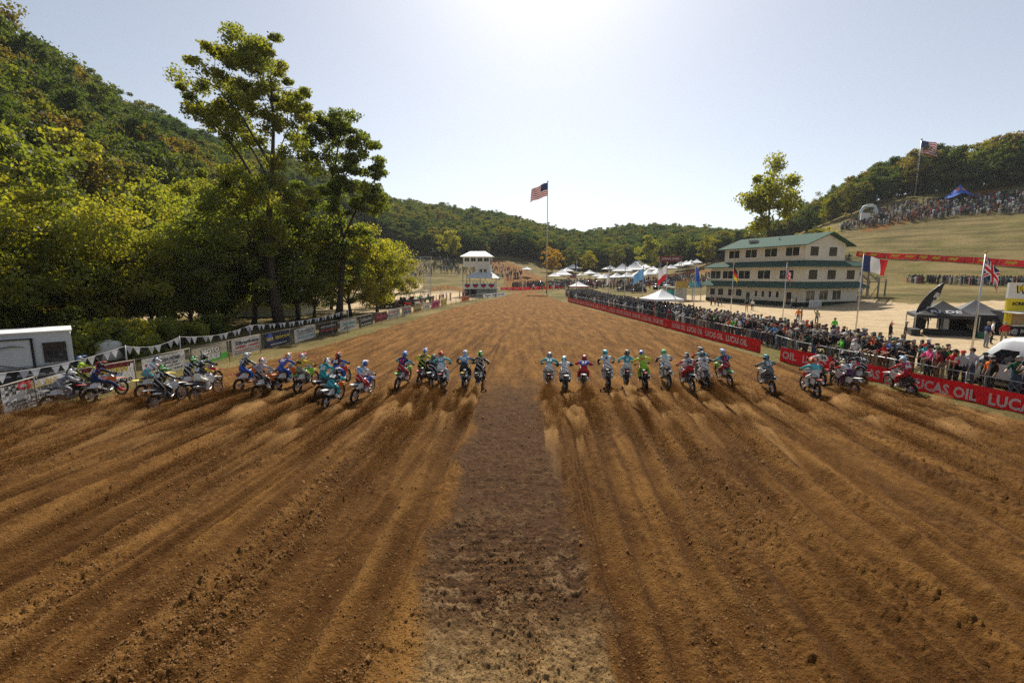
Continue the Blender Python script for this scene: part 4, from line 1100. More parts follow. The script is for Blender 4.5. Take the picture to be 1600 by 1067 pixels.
def _frame(m):
    m.tube([(0,1.09,.96),(0,.98,.62),(0,.90,.34),(0,.55,.30),(0,.48,.52)],.026,6)
    for s in (-1,1): m.tube([(0,1.08,.93),(s*.09,.85,.82),(s*.11,.52,.62),(s*.10,.46,.40)],.025,6)
    for s in (-1,1): m.tube([(s*.08,.52,.68),(s*.06,.2,.86),(s*.05,-.02,.84)],.016,6)
def _engine(m):
    m.cbox((0,.72,.44),(.24,.34,.26)); m.tube([(-.14,.66,.42),(.15,.66,.42)],.11,12); m.tube([(-.13,.82,.44),(.14,.82,.44)],.09,12)
    m.cbox((0,.86,.66),(.17,.19,.24),0,Matrix.Rotation(0,4,'X'))
    for k in range(4): m.cbox((0,.86,.57+.06*k),(.20,.22,.012))
    for s in (-1,1): m.cbox((s*.24,.62,.40),(.13,.05,.02))
def _swing(m):
    for s in (-1,1): m.tube([(s*.09,.5,.42),(s*.085,.25,.37),(s*.075,-.03,.335)],[.034,.03,.022],6)
    m.tube([(0,.34,.42),(0,.42,.74)],.04,8)
    m.bar((.10,.5,.43),(.10,0,.38),.012,.03)
def _fork(m):
    for s in (-1,1): m.tube([(s*.11,1.02,1.05),(s*.11,1.25,.70),(s*.105,1.47,.345)],[.029,.027,.022],7)
    m.cbox((0,1.05,1.03),(.26,.09,.03)); m.cbox((0,1.13,.88),(.26,.1,.035))
def _bars(m):
    m.tube([(-.41,.93,1.13),(-.25,.97,1.15),(-.11,1.03,1.08),(.11,1.03,1.08),(.25,.97,1.15),(.41,.93,1.13)],.013,6)
    for s in (-1,1):
        m.tube([(s*.29,.955,1.145),(s*.41,.93,1.13)],.019,7); m.tube([(s*.27,1.02,1.13),(s*.40,1.02,1.12)],.007,5)
        m.box((s*.34-.07,1.02,1.06),(s*.34+.07,1.045,1.17))
def curved(m, prof, wid, th=.012, crown=.02):
    """a moulded plastic strip along (y,z) profile with given half widths"""
    vs = []; fs = []; n = len(prof); k = 5
    for side in (0,1):
        for (y,z),w in zip(prof,wid):
            for i in range(k):
                q = -1+2*i/(k-1); vs.append((w*q, y, z - crown*q*q - side*th))
    for side in (0,1):
        o = side*n*k
        for a in range(n-1):
            for i in range(k-1): fs.append((o+a*k+i,o+a*k+i+1,o+(a+1)*k+i+1,o+(a+1)*k+i))
    m.add(vs, fs, 0, True)
    o = n*k; e = []
    for a in range(n-1):
        for i in (0,k-1): e.append((a*k+i,(a+1)*k+i,o+(a+1)*k+i,o+a*k+i))
    for i in range(k-1):
        for a in (0,n-1): e.append((a*k+i,a*k+i+1,o+a*k+i+1,o+a*k+i))
    b = len(m.v)-len(vs)
    for f in e: m.f.append(tuple(i+b for i in f)); m.m.append(0); m.smooth.append(False)
def _ff(m): curved(m,[(1.05,.86),(1.25,.865),(1.5,.83),(1.72,.76),(1.86,.70)],[.07,.085,.08,.065,.03])
def _rf(m): curved(m,[(.34,.86),(.12,.89),(-.12,.935),(-.34,.98),(-.44,.985)],[.10,.11,.105,.085,.05])
def _seat(m): curved(m,[(.98,.96),(.8,.945),(.55,.93),(.3,.935),(.06,.945)],[.055,.075,.105,.115,.09],.09,.03)
def _shroud(s):
    def f(m):
        o = [(.62,.93),(1.0,1.0),(1.18,.90),(1.10,.68),(.98,.62),(.80,.80)]
        n = len(o); a = [(s*(.12+.07*((y-.6)/.6)), y, z) for y,z in o]; b = [(x-s*.015,y,z) for x,y,z in a]
        m.add(a+b,[tuple(range(n)),tuple(reversed(range(n,2*n)))]+[(i,i+n,(i+1)%n+n,(i+1)%n) for i in range(n)])
    return f
def _side(s):
    def f(m):
        o = [(.46,.86),(.46,.62),(.2,.60),(.02,.74),(.02,.86),(.2,.89)]
        n = len(o); a = [(s*.135, y, z) for y,z in o]; b = [(x-s*.012,y,z) for x,y,z in a]
        m.add(a+b,[tuple(range(n)),tuple(reversed(range(n,2*n)))]+[(i,i+n,(i+1)%n+n,(i+1)%n) for i in range(n)])
    return f
def _plate(m): m.prism([(-.11,.90),(.11,.90),(.13,1.08),(.09,1.17),(-.09,1.17),(-.13,1.08)],'y',1.14,1.155)
def _exh(m): m.tube([(.06,.95,.62),(.12,.98,.48),(.15,.8,.40),(.15,.5,.56)],.025,7,caps=False); m.tube([(.155,.5,.56),(.165,.2,.68),(.165,-.12,.76)],[.03,.052,.048],9)
BK = {k: shape(f,k) for k,f in dict(frame=_frame,engine=_engine,swingarm=_swing,fork=_fork,handlebar=_bars,front_fender=_ff,rear_fender=_rf,seat=_seat,number_plate=_plate,exhaust=_exh).items()}
BSH = [shape(_shroud(s),'shroud') for s in (-1,1)]; BSD = [shape(_side(s),'side_panel') for s in (-1,1)]
def make_bike(M, pl, fend, label):
    e = empty('motocross_bike', (0,0,0), 0, label, 'motorbike', 'race bikes')
    e.matrix_world = M
    dark = plastic('black')
    for k, ms in dict(frame=M_STEEL if pl not in ('red','orange') else plastic('charcoal'), engine=mat('dusty_engine',(.2,.19,.18),.5,.3,20,metal=.5), swingarm=M_ALU, fork=M_ALU, handlebar=dark,
                 front_fender=plastic(pl), rear_fender=plastic(fend), seat=plastic('charcoal'), number_plate=plastic('white'), exhaust=M_ALU).items():
        inst(k, BK[k], e, [ms])
    for i in (0,1): inst('shroud', BSH[i], e, [plastic(pl)]); inst('side_panel', BSD[i], e, [plastic('white' if pl != 'white' else 'charcoal')])
    for W, y, r0 in ((WF,1.47,.345),(WR,0,.335)):
        w = inst('wheel', W[2], e, [M_ALU], (0,y,r0)); w.rotation_euler = (random.uniform(0,6),0,0)
        inst('tyre', W[0], w, [M_RUBBER]); inst('rim', W[1], w, [mat('rim_black',(.03,.03,.03),.4) if pl not in ('white','blue') else M_ALU])
    return e
# ---------------------------------------------------------------- people: one skinned surface per body
def skin_body(joints, bones, root, sub=1):
    """joints: name -> (xyz, radius or (rx,ry)); bones: list of (a,b,slot). Returns a mesh with faces in slots by nearest bone"""
    nm = list(joints); me = bpy.data.meshes.new('body')
    me.from_pydata([joints[k][0] for k in nm], [(nm.index(a),nm.index(b)) for a,b,_ in bones], [])
    o = bpy.data.objects.new('body', me); COL.objects.link(o)
    md = o.modifiers.new('skin','SKIN'); md.use_smooth_shade = True; md.branch_smoothing = .4
    for i,k in enumerate(nm):
        r = joints[k][1]; sv = me.skin_vertices[0].data[i]
        sv.radius = r if hasattr(r,'__len__') else (r,r); sv.use_root = (k == root)
    if sub: s = o.modifiers.new('sub','SUBSURF'); s.levels = sub; s.render_levels = sub
    dg = bpy.context.evaluated_depsgraph_get(); out = bpy.data.meshes.new_from_object(o.evaluated_get(dg))
    bpy.data.objects.remove(o); bpy.data.meshes.remove(me)
    out.materials.clear(); ns = max(b[2] for b in bones)+1; slots(out, ns)
    A = np.array([joints[a][0] for a,b,_ in bones]); B = np.array([joints[b][0] for a,b,_ in bones]); SL = [s for _,_,s in bones]
    rad = np.array([np.mean(joints[a][1])+np.mean(joints[b][1]) for a,b,_ in bones])*.5
    for p in out.polygons:
        c = np.array(p.center); d = B-A; t = np.clip(((c-A)*d).sum(1)/np.maximum((d*d).sum(1),1e-9),0,1)
        q = np.linalg.norm(c-(A+d*t[:,None]),axis=1)/rad
        p.material_index = SL[int(np.argmin(q))]; p.use_smooth = True
    return out
def rider_mesh(pose):
    st = pose.startswith('stand')
    hip = (0,.26,1.04) if st else (0,.30,1.03)
    J = {}
    if st: J.update(pelvis=((0,.24,1.10),(.165,.13)), waist=((0,.40,1.28),(.145,.105)), chest=((0,.60,1.46),(.175,.115)), neck=((0,.74,1.56),.06), head=((0,.82,1.66),.085))
    else: J.update(pelvis=((0,.28,1.03),(.165,.13)), waist=((0,.40,1.20),(.145,.105)), chest=((0,.55,1.37),(.175,.115)), neck=((0,.68,1.47),.06), head=((0,.75,1.57),.085))
    z = .09 if st else 0
    dy, dz = {'tuck':(.10,-.10),'up':(-.10,.06),'stand2':(.06,-.07)}.get(pose,(0,0))
    for k_,f_ in (('waist',.45),('chest',.9),('neck',1.1),('head',1.25)):
        (px,py,pz),r_ = J[k_]; J[k_] = ((px,py+dy*f_,pz+dz*f_), r_)
    for s,n in ((-1,'l'),(1,'r')):
        J['sh'+n] = ((s*.19,.60+.05*st+dy*.9,1.40+z+dz*.9),.075); J['el'+n] = ((s*.41,.71+dy*.4,1.24+z+dz*.5),.055); J['wr'+n] = ((s*.38,.90,1.17),.04); J['ha'+n] = ((s*.355,.965,1.16),.045)
        J['fi'+n] = ((s*.345,1.0,1.125),.028); J['th'+n] = ((s*.29,.955,1.12),.022)
        if pose == 'leg' and s > 0: kn, an, to = (.40,.72,.78), (.50,.95,.36), (.53,1.14,.30)
        else: kn, an, to = (s*.22,.68,.80 if not st else .84), (s*.21,.54,.44), (s*.22,.74,.40)
        J['hp'+n] = ((s*.12,J['pelvis'][0][1]+.03,J['pelvis'][0][2]-.03),.105); J['kn'+n] = (kn,.088); J['an'+n] = (an,.072); J['to'+n] = (to,.05); J['bt'+n] = (tuple(kn[i]*.45+an[i]*.55 for i in range(3)),.082)
    Bn = [('pelvis','waist',2),('waist','chest',0),('chest','neck',0),('neck','head',5)]
    for n in 'lr': Bn += [('chest','sh'+n,0),('sh'+n,'el'+n,1),('el'+n,'wr'+n,1),('wr'+n,'ha'+n,4),('ha'+n,'fi'+n,4),('ha'+n,'th'+n,4),('pelvis','hp'+n,2),('hp'+n,'kn'+n,2),('kn'+n,'bt'+n,2),('bt'+n,'an'+n,3),('an'+n,'to'+n,3)]
    return skin_body(J, Bn, 'pelvis', 1), J
RM = {p: rider_mesh(p) for p in ('sit','stand','leg','tuck','up','stand2')}
def _helm():
    m = MB(); m.ell((0,0,0),(.125,.15,.14),14,10)
    m.tube([(-.10,.06,-.07),(-.07,.17,-.09),(0,.205,-.095),(.07,.17,-.09),(.10,.06,-.07)],.038,7)
    return slots(m.mesh('helmet'),1)
def _visor():
    m = MB(); curved(m,[(.02,.135),(.12,.14),(.22,.125),(.29,.10)],[.10,.11,.105,.06],.01,.02); return slots(m.mesh('visor_peak'),1)
def _gog():
    m = MB(); m.ell((0,.09,.01),(.10,.075,.05),10,6); m.ring((0,0,.0),(0,.1,1),.137,.014,20,5,sq=1.6); return slots(m.mesh('goggles'),1)
HELM, VIS, GOG = _helm(), _visor(), _gog()
STRIPE = None
def _stripe():
    m = MB(); vs = []; n = 9
    for i in range(n):
        a = R(-60+ 190*i/(n-1)); y = -math.cos(a-R(40))*.155; z = math.sin(a-R(40)+R(0))*.145
    prof = [(-.152*math.cos(R(t)), .143*math.sin(R(t))) for t in range(-25,150,18)]
    for (y,z) in prof: vs += [(-.035,y,z),(.035,y,z)]
    m.add(vs,[(2*i,2*i+1,2*i+3,2*i+2) for i in range(len(prof)-1)],0,True); return slots(m.mesh('helmet_stripe'),1)
HST = _stripe()
def back_panel_mats(j): return cloth(j)
def jersey(c, a):
    """race kit: base colour with printed bands and some mud"""
    if a == c: a = 'white' if sum(C[c]) < .6 else 'black'
    key = 'kit_%s_%s' % (c, a)
    if key in MATS: return MATS[key]
    m = mat(key, C[c], .85, .18, 9.0, .3, 50.0); nt = m.node_tree; b = nt.nodes['Principled BSDF']; src = b.inputs['Base Color'].links[0].from_socket
    tc = nt.nodes.new('ShaderNodeTexCoord'); w = nt.nodes.new('ShaderNodeTexWave'); w.bands_direction = 'DIAGONAL'; w.inputs['Scale'].default_value = 2.3; w.inputs['Distortion'].default_value = 5; w.inputs['Detail'].default_value = 1
    nt.links.new(tc.outputs['Object'], w.inputs['Vector'])
    r = nt.nodes.new('ShaderNodeValToRGB'); r.color_ramp.interpolation = 'CONSTANT'; r.color_ramp.elements[1].position = .90; r.color_ramp.elements[1].color = (.85,.85,.85,1); r.color_ramp.elements[0].color = (0,0,0,1)
    nt.links.new(w.outputs['Fac'], r.inputs[0]); x = nt.nodes.new('ShaderNodeMix'); x.data_type = 'RGBA'; nt.links.new(r.outputs[0], x.inputs[0]); nt.links.new(src, x.inputs[6]); x.inputs[7].default_value = (*C[a],1)
    n = nt.nodes.new('ShaderNodeTexNoise'); n.inputs['Scale'].default_value = 5; n.inputs['Detail'].default_value = 6; nt.links.new(tc.outputs['Object'], n.inputs['Vector'])
    r2 = nt.nodes.new('ShaderNodeValToRGB'); r2.color_ramp.elements[0].position = .55; r2.color_ramp.elements[1].position = .75; r2.color_ramp.elements[1].color = (.5,.5,.5,1)
    nt.links.new(n.outputs['Fac'], r2.inputs[0]); y = nt.nodes.new('ShaderNodeMix'); y.data_type = 'RGBA'; nt.links.new(r2.outputs[0], y.inputs[0]); nt.links.new(x.outputs[2], y.inputs[6]); y.inputs[7].default_value = (.16,.085,.035,1)
    nt.links.new(y.outputs[2], b.inputs['Base Color'])
    return m
def make_rider(M, d, label):
    (u,v,pose,lean,whl,jer,slv,pan,boot,hel,acc,pl,fend,num,numc) = d
    pose = random.choice({'sit':['sit','tuck','up'],'stand':['stand','stand2']}.get(pose,[pose]))
    me, J = RM[pose]
    e = empty('person', (0,0,0), 0, label, 'rider', 'race riders'); e.matrix_world = M
    b = inst('body', me, e, [jersey(jer,acc),jersey(slv,jer),jersey(pan,slv),plastic(boot),cloth('charcoal'),M_SKIN[0]])
    hd = Vector(J['head'][0]) + Vector((0,.0,.02))
    tilt = R(random.uniform(-14,2)); yaw = R(random.uniform(-14,14))
    h = inst('helmet', HELM, e, [plastic(hel)], hd, (tilt,0,yaw))
    inst('visor_peak', VIS, h, [plastic(acc)]); inst('goggles', GOG, h, [plastic('black' if acc != 'black' else 'white')]); inst('helmet_stripe', HST, h, [plastic(acc)])
    p, q = Vector(J['waist'][0]), Vector(J['chest'][0]); ax = (q-p).normalized(); nrm = Vector((0,-ax.z,ax.y))
    if num:
        c = p.lerp(q,.62)+nrm*.128
        o = text(num, .24, mat('print_'+numc, C[numc], .6, .05), e, c, (0,0,0), .05, name='back_number')
        Y = ax; Z = nrm; X = Y.cross(Z); o.rotation_euler = Matrix((X,Y,Z)).transposed().to_euler()
        o.scale = (1.0 if len(num) < 3 else .7, 1, 1)
    return e
cname = dict(neon='neon yellow', limegreen='lime green', skyblue='sky blue', darkred='dark red')
def cn(c): return cname.get(c, c)
M_GRAIN = leaf_material('flying_soil', [(.14,.066,.02),(.20,.10,.032),(.27,.14,.05)], .6, .22, (1.1,1.0,.9), 0.0)
def roost_mesh(seed, n=40000):
    """soil thrown up behind a driven wheel: grains and clods along falling arcs, origin at the wheel contact, towards -Y"""
    g = np.random.default_rng(seed)
    t = g.random(n)**.8
    L = g.uniform(1.5,7.5,n); up = np.abs(g.normal(.0,.30,n))+.04
    puff = .5+.9*vnoise(t*L*1.1+seed*7, t*0+seed, 5)
    y = -.15 - t*L; z = .04 + up*4*t*(1-t*.92)*puff*(.35+.65*g.random(n)) 
    x = g.normal(0,1,n)*(.04+.075*t*L**.5)*puff + .25*(vnoise(y*.6+seed, y*0, 9)-.5)*t
    s = .0075 + .012*g.random(n)**3 + (g.random(n) < .012)*.018
    P = np.stack([x,y,np.maximum(z,.015)],-1)
    V = P[:,None,:] + g.normal(size=(n,3,3))*s[:,None,None]*.75
    me = bpy.data.meshes.new('dirt_roost')
    me.vertices.add(3*n); me.vertices.foreach_set('co', V.astype(np.float32).ravel())
    me.loops.add(3*n); me.loops.foreach_set('vertex_index', np.arange(3*n,dtype=np.int32))
    me.polygons.add(n); me.polygons.foreach_set('loop_start', np.arange(0,3*n,3,dtype=np.int32)); me.polygons.foreach_set('loop_total', np.full(n,3,np.int32))
    me.update(calc_edges=True); me.materials.append(M_GRAIN); return me
ROOST = [roost_mesh(s) for s in range(5)]
for i, (d, (x,y,h)) in enumerate(zip(RIDERS, RIDER_POS)):
    (u,v,pose,lean,whl,jer,slv,pan,boot,hel,acc,pl,fend,num,numc) = d
    M = Matrix.Translation((x,y,-.02)) @ Matrix.Rotation(-h+R(random.uniform(-5,5)),4,'Z') @ Matrix.Rotation(R(lean+random.uniform(-4,4)),4,'Y') @ Matrix.Rotation(R(whl),4,'X')
    jl = cn(jer) if jer == slv else '%s jersey with %s sleeves' % (cn(jer), cn(slv))
    if jer == slv: jl = cn(jer)+' jersey'
    rest = '%s, %s trousers, %s helmet%s' % (jl, cn(pan), cn(hel), (', back number '+num) if num else '')
    side = ['leftmost','second from left','third from left'][i] if i < 3 else None
    make_rider(M, d, 'rider in '+rest)
    make_bike(M, pl, fend, '%s motocross bike ridden by the one in %s, %s helmet%s' % (cn(pl), cn(jer), cn(hel), (', number '+num) if num else ''))
    r = inst('dirt_roost', ROOST[i%5], None, None, (x,y,.0), (0,0,-h), (random.uniform(.9,1.5), random.uniform(.8,1.5), random.uniform(.7,1.35)))
    tag(r, 'soil thrown up behind the rider in %s, %s helmet%s' % (cn(jer), cn(hel), (', number '+num) if num else ''), 'dirt', kind='stuff')
# fine dust hanging over each stream of soil
M_DUST = bpy.data.materials.new('airborne_dust'); M_DUST.use_nodes = True; _n = M_DUST.node_tree; _n.nodes.remove(_n.nodes['Principled BSDF'])
_v = _n.nodes.new('ShaderNodeVolumePrincipled'); _v.inputs['Color'].default_value = (.78,.48,.21,1); _v.inputs['Density'].default_value = .95; _v.inputs['Anisotropy'].default_value = .25
_n.links.new(_v.outputs[0], _n.nodes['Material Output'].inputs['Volume'])
def plume_mesh(seed):
    g = np.random.default_rng(seed+50); n, k = 26, 14; vs = []; fs = []
    ph = g.uniform(0,6,8)
    for i in range(n):
        t = i/(n-1); y = -.1-6.4*t; env = math.sin(math.pi*min(1,t**.75))**.8*(.30+.42*t*(1-.6*t))
        cx = .14*math.sin(t*5+ph[0])*t; puff = 1+.38*math.sin(t*17+ph[1])+.25*math.sin(t*31+ph[2]); h = env*(1.25-.85*t)*max(.35,puff)
        w = env*.62*max(.4,1+.3*math.sin(t*13+ph[3]))
        for j in range(k):
            a = 2*math.pi*j/k; lum = 1+.22*math.sin(3*a+t*19+ph[4])+.15*math.sin(5*a-t*27+ph[5])
            vs.append((cx+w*lum*math.cos(a), y+.05*math.sin(2*a+ph[6]+t*11), .03+h*.5*(1+math.sin(a))*lum))
    for i in range(n-1):
        for j in range(k): fs.append((i*k+j,i*k+(j+1)%k,(i+1)*k+(j+1)%k,(i+1)*k+j))
    fs += [tuple(range(k)), tuple(reversed(range((n-1)*k,n*k)))]
    vol = 0.0
    for f in fs:
        a0 = Vector(vs[f[0]])
        for q in range(1, len(f)-1): vol += a0.dot(Vector(vs[f[q]]).cross(Vector(vs[f[q+1]])))
    if vol < 0: fs = [tuple(reversed(f)) for f in fs]
    me = bpy.data.meshes.new('dust_plume'); me.from_pydata(vs, [], fs); me.polygons.foreach_set('use_smooth', [True]*len(fs)); me.update(); me.materials.append(M_DUST); return me
PLUME = [plume_mesh(s) for s in range(6)]
for i, (d, (x,y,h)) in enumerate(zip(RIDERS, RIDER_POS)):
    r = inst('dust_plume', PLUME[i%6], None, None, (x,y,.0), (0,0,-h), (random.uniform(.75,1.3), random.uniform(.7,1.6), random.uniform(.5,1.1)))
    tag(r, 'brown dust trailing the rider in %s, %s helmet%s' % (cn(d[5]), cn(d[9]), (', number '+d[13]) if d[13] else ''), 'dust', kind='stuff')
# loose clods on the worked ground
def clods(n, seed, smin, srange, pw, den_lo, near):
    g = np.random.default_rng(seed); ang = g.uniform(R(near),R(50),n); r = CAM_H/np.tan(ang); a = g.uniform(R(-52),R(52),n)
    x = r*np.sin(a); y = r*np.cos(a); keep = (x > xl(y)+.9) & (x < xr(y)-1.2) & (y < 60)
    den = fbm(x*.6, y*.16, 3, 51); keep &= g.random(n) < (den_lo+1.2*sstep(.4,.65,den)); keep &= ~((np.abs(x) < 1.3) & (g.random(n) < .6))
    x = x[keep]; y = y[keep]; n = len(x)
    s = (smin+srange*g.random(n)**pw)*(1+.035*y)
    zr, *_ = relief(x, y, np.ones(n)); z = zr+s*.2
    base = np.array([(1,0,-.4),(-.5,.87,-.4),(-.5,-.87,-.4),(0,0,.9),(.35,.6,.35)],float)
    V = base[None]*(.55+.9*g.random((n,5,3)))*s[:,None,None]
    rot = g.uniform(0,6.28,n); c, sn = np.cos(rot)[:,None], np.sin(rot)[:,None]
    P = np.stack([V[:,:,0]*c - V[:,:,1]*sn + x[:,None], V[:,:,0]*sn + V[:,:,1]*c + y[:,None], V[:,:,2]*.85+z[:,None]],-1)
    F = np.array([(0,4,3),(4,1,3),(1,2,3),(2,0,3),(0,1,4)])
    fi = (F[None]+np.arange(n)[:,None,None]*5).reshape(-1,3)
    me = bpy.data.meshes.new('dirt_clods'); me.vertices.add(5*n); me.vertices.foreach_set('co',P.astype(np.float32).ravel())
    me.loops.add(fi.size); me.loops.foreach_set('vertex_index',fi.astype(np.int32).ravel()); me.polygons.add(len(fi))
    me.polygons.foreach_set('loop_start',np.arange(0,fi.size,3,dtype=np.int32)); me.polygons.foreach_set('loop_total',np.full(len(fi),3,np.int32)); me.update(calc_edges=True)
    me.materials.append(mat('clod_soil',(.20,.102,.033),1,.45,4)); o = bpy.data.objects.new('dirt_clods',me); link(o); return o
tag(clods(190000, 3, .006, .016, 3.0, .22, 5), 'fine crumbs of brown soil strewn over the whole track', 'soil', kind='stuff')
tag(clods(9000, 4, .014, .030, 4.0, .05, 6), 'larger loose clods of brown soil on the churned lanes', 'soil', kind='stuff')
# ---------------------------------------------------------------- tents, vehicles, street furniture
def canopy(p, w, h, top, col, lab, rz=0.0, valance=None, peak=.9, walls=(), name='canopy_tent', legs=True):
    e = empty(name, p, rz, lab, 'tent'); a = w/2
    if legs:
        for sx in (-1,1):
            for sy in (-1,1): m = MB(); m.box((sx*a-.03,sy*a-.03,-.3),(sx*a+.03,sy*a+.03,h)); m.build('leg', M_STEEL, e)
    m = MB(); n = 6; rings = []
    for k in range(n+1):
        t = k/n; s = a*(1-t)+.02; z = h + peak*(t**1.35); rings.append([(-s,-s,z),(s,-s,z),(s,s,z),(-s,s,z)])
    vs = [q for r in rings for q in r]; fs = []
    for k in range(n):
        for i in range(4): fs.append((k*4+i,k*4+(i+1)%4,k*4+4+(i+1)%4,k*4+4+i))
    fs.append((n*4,n*4+1,n*4+2,n*4+3)); m.add(vs,fs); r = m.build('roof_cover', top, e)
    m = MB(); b = a+.02
    for (x0,y0,x1,y1) in ((-b,-b,b,-b+.012),(-b,b-.012,b,b),(-b,-b,-b+.012,b),(b-.012,-b,b,b)): m.box((x0,y0,h-.28),(x1,y1,h-.002))
    m.build('valance', valance or top, e)
    for wl in walls:
        m = MB(); {'b': lambda: m.box((-a,a-.05,.05),(a,a-.02,h-.3)), 'l': lambda: m.box((-a+.02,-a,.05),(-a+.05,a,h-.3)), 'r': lambda: m.box((a-.05,-a,.05),(a-.02,a,h-.3)), 'f': lambda: m.box((-a,-a+.02,.05),(a,-a+.05,h-.3))}[wl]()
        m.build('side_wall', valance or top, e)
    return e
M_TW = mat('white_canopy_fabric', (.76,.76,.77), .7, .05, 3); M_TB = mat('black_canopy_fabric', (.035,.035,.038), .7, .2, 3)
canopy(gp(1032,492), 4.3, 2.3, M_TW, 'w', 'white pop-up canopy standing in the crowd below the pale flag', .25, peak=1.3)
canopy(gp(904,461), 4.8, 2.5, M_TW, 'w', 'white canopy with red edge at the far end of the crowd', .1, valance=cloth('red'), peak=1.3)
for i,(u,v,w,pk,lb) in enumerate([(945,447,4.4,1.5,'leftmost white peaked tent of the row above the crowd'),(963,446,4.4,1.5,'second white peaked tent from the left above the crowd'),(980,445,4.4,1.5,'third white peaked tent from the left above the crowd'),
    (997,443,4.4,1.5,'white peaked tent just left of the light blue flag'),(1012,441,4.4,1.5,'white peaked tent right of the light blue flag'),(1028,439,4.4,1.5,'rightmost white peaked tent of the near row')]):
    p = hit(u,v,100); canopy(p, w*p.y/150, 2.6*p.y/150, M_TW, 'w', lb, .2, peak=pk*p.y/150)
for (u,v,w,h,pk,lb) in [(972,434,9,3.6,4.2,'large white marquee with tall peak among the tents'),(992,432,9,3.6,4.6,'large white marquee with the tallest peak'),(998,424,6,3,3,'white peaked tent behind the marquees'),(878,438,8,3,3,'broad white tent right of the big flagpole'),(895,428,5,3,2.2,'small white tent behind the broad tent'),
    (1063,423,5,2.6,2.6,'first of the white tents beside the red arch'),(1072,422,5,2.6,2.6,'second of the white tents beside the red arch'),(1080,421,5,2.6,2.6,'third of the white tents beside the red arch'),(676,401,5,2.6,1.6,'small white tent on top of the left spectator bank'),(823,428,3.5,2.4,1.4,'little white tent by the uphill track')]:
    p = hit(u,v,100); k = min(1.5, p.y/200); canopy(p, w*k, h*k*.8, M_TW, 'w', lb, .15*u, peak=pk*k*.8)
# black vendor tents on the sandy lot
bt = gp(1487,532)+Vector((.3,1.6,0))
T1 = canopy(bt, 4.0, 2.15, M_TB, 'b', 'black vendor canopy with white lettering beside the feather flag', R(-32), peak=1.15, walls=('r',))
text('RI DE', .62, M_WVIN, T1, (0,-1.45,2.42), (R(28),0,0), .04, fit=2.0); text('RI DE', .62, M_WVIN, T1, (-1.45,0,2.42), (R(28),0,R(-90)), .04, fit=2.0)
text('RI DE', .5, M_WVIN, T1, (1.94,0,1.1), (math.pi/2,0,R(-90)), .04, fit=1.5)
canopy(bt+Vector((4.1,1.2,0)), 4.0, 2.1, mat('dark_grey_canopy',(.09,.09,.10),.7,.2,3), 'b', 'dark grey crumpled canopy with black walls behind the vendor tent', R(-32), valance=M_TB, peak=1.2, walls=('b','l','f','r'))
tbl = empty('cloth_covered_table', bt+Vector((-.2,-1.5,0)), R(-32), 'long table under black cloth in front of the vendor canopy', 'table')
m = MB(); m.box((-1.9,-.35,.02),(1.7,.35,.86)); m.build('table_cloth', M_TB, tbl); m = MB(); m.box((-1.95,-.4,.86),(1.75,.4,.9)); m.build('table_top', paint('charcoal'), tbl)
tb2 = empty('cloth_covered_table', bt+Vector((-2.6,-.4,0)), R(58), 'short black table at the side of the vendor canopy', 'table')
m = MB(); m.box((-.9,-.3,.02),(1.1,.3,.86)); m.build('table_cloth', M_TB, tb2); m = MB(); m.box((-.95,-.35,.86),(1.15,.35,.9)); m.build('table_top', paint('charcoal'), tb2)
# feather flag
fb = gp(1424,527); FF = empty('feather_flag', fb, R(-30), 'tall curved black feather flag with white letters', 'flag')
pole = [(0,0,0)]+[(.15*t+1.9*max(0,t-.35)**2.0*1.9, 0, 5.1*t-.9*max(0,t-.5)**2) for t in np.linspace(.08,1,14)]
m = MB(); m.tube(pole,.022,6); m.build('pole', M_STEEL, FF)
m = MB(); vs = []; fs = []
ts = np.linspace(.16,1,16)
for t in ts:
    x = .15*t+1.9*max(0,t-.35)**2.0*1.9; z = 5.1*t-.9*max(0,t-.5)**2; wd = .78*min(1,(1.04-t)/.25)
    vs += [(x,0,z),(x+wd,.03,z-.12*wd),(x,.012,z),(x+wd,.042,z-.12*wd)]
for i in range(15):
    o = i*4; fs += [(o,o+1,o+5,o+4),(o+2,o+6,o+7,o+3),(o,o+4,o+6,o+2),(o+1,o+3,o+7,o+5)]
m.add(vs,fs); m.build('sail', M_TB, FF)
for k,ch in enumerate('RIDE'): text(ch, .62, M_WVIN, FF, (.72+(.62,.40,.22,.10)[k],-.035,3.75-.62*k), (math.pi/2,R(20),0), .05)
# merchandise trailer at the right edge
mp_ = gp(1572,534); MT = empty('merchandise_trailer', mp_, R(-14), 'yellow and white merchandise trailer with open counter at the right edge', 'trailer')
m = MB(); m.box((0,.6,.45),(7,3,2.5)); m.build('body', paint('charcoal'), MT)
m = MB(); m.box((.4,.2,1.3),(6.6,.62,1.4)); m.build('counter', M_WTRIM, MT)
m = MB(); m.box((.4,.58,1.4),(6.6,.605,2.35)); m.build('interior_panel', paint('tan'), MT)
m = MB(); m.box((-.1,.45,.25),(7,.58,1.28)); m.build('skirt', paint('black'), MT)
m = MB(); m.box((-.2,-1.2,2.42),(7,.6,2.5)); m.build('awning_flap', M_WTRIM, MT)
m = MB(); m.box((0,.5,2.55),(7,.7,3.6)); ysn = m.build('sign', paint('yellow'), MT)
m = MB(); m.box((-.05,.48,3.6),(7,.7,4.9)); wsn = m.build('sign', M_WTRIM, MT)
m = MB(); m.box((-.02,.4,1.4),(.38,.6,2.4)); m.build('post', paint('yellow'), MT)
text('MOTO', .72, mat('print_yellow',C['yellow']), wsn, (1.5,.455,4.5), (math.pi/2,R(-8),0), .05, fit=1.9); text('TEES', .66, mat('print_yellow',C['yellow']), wsn, (1.75,.455,3.98), (math.pi/2,R(-8),0), .05, fit=1.5)
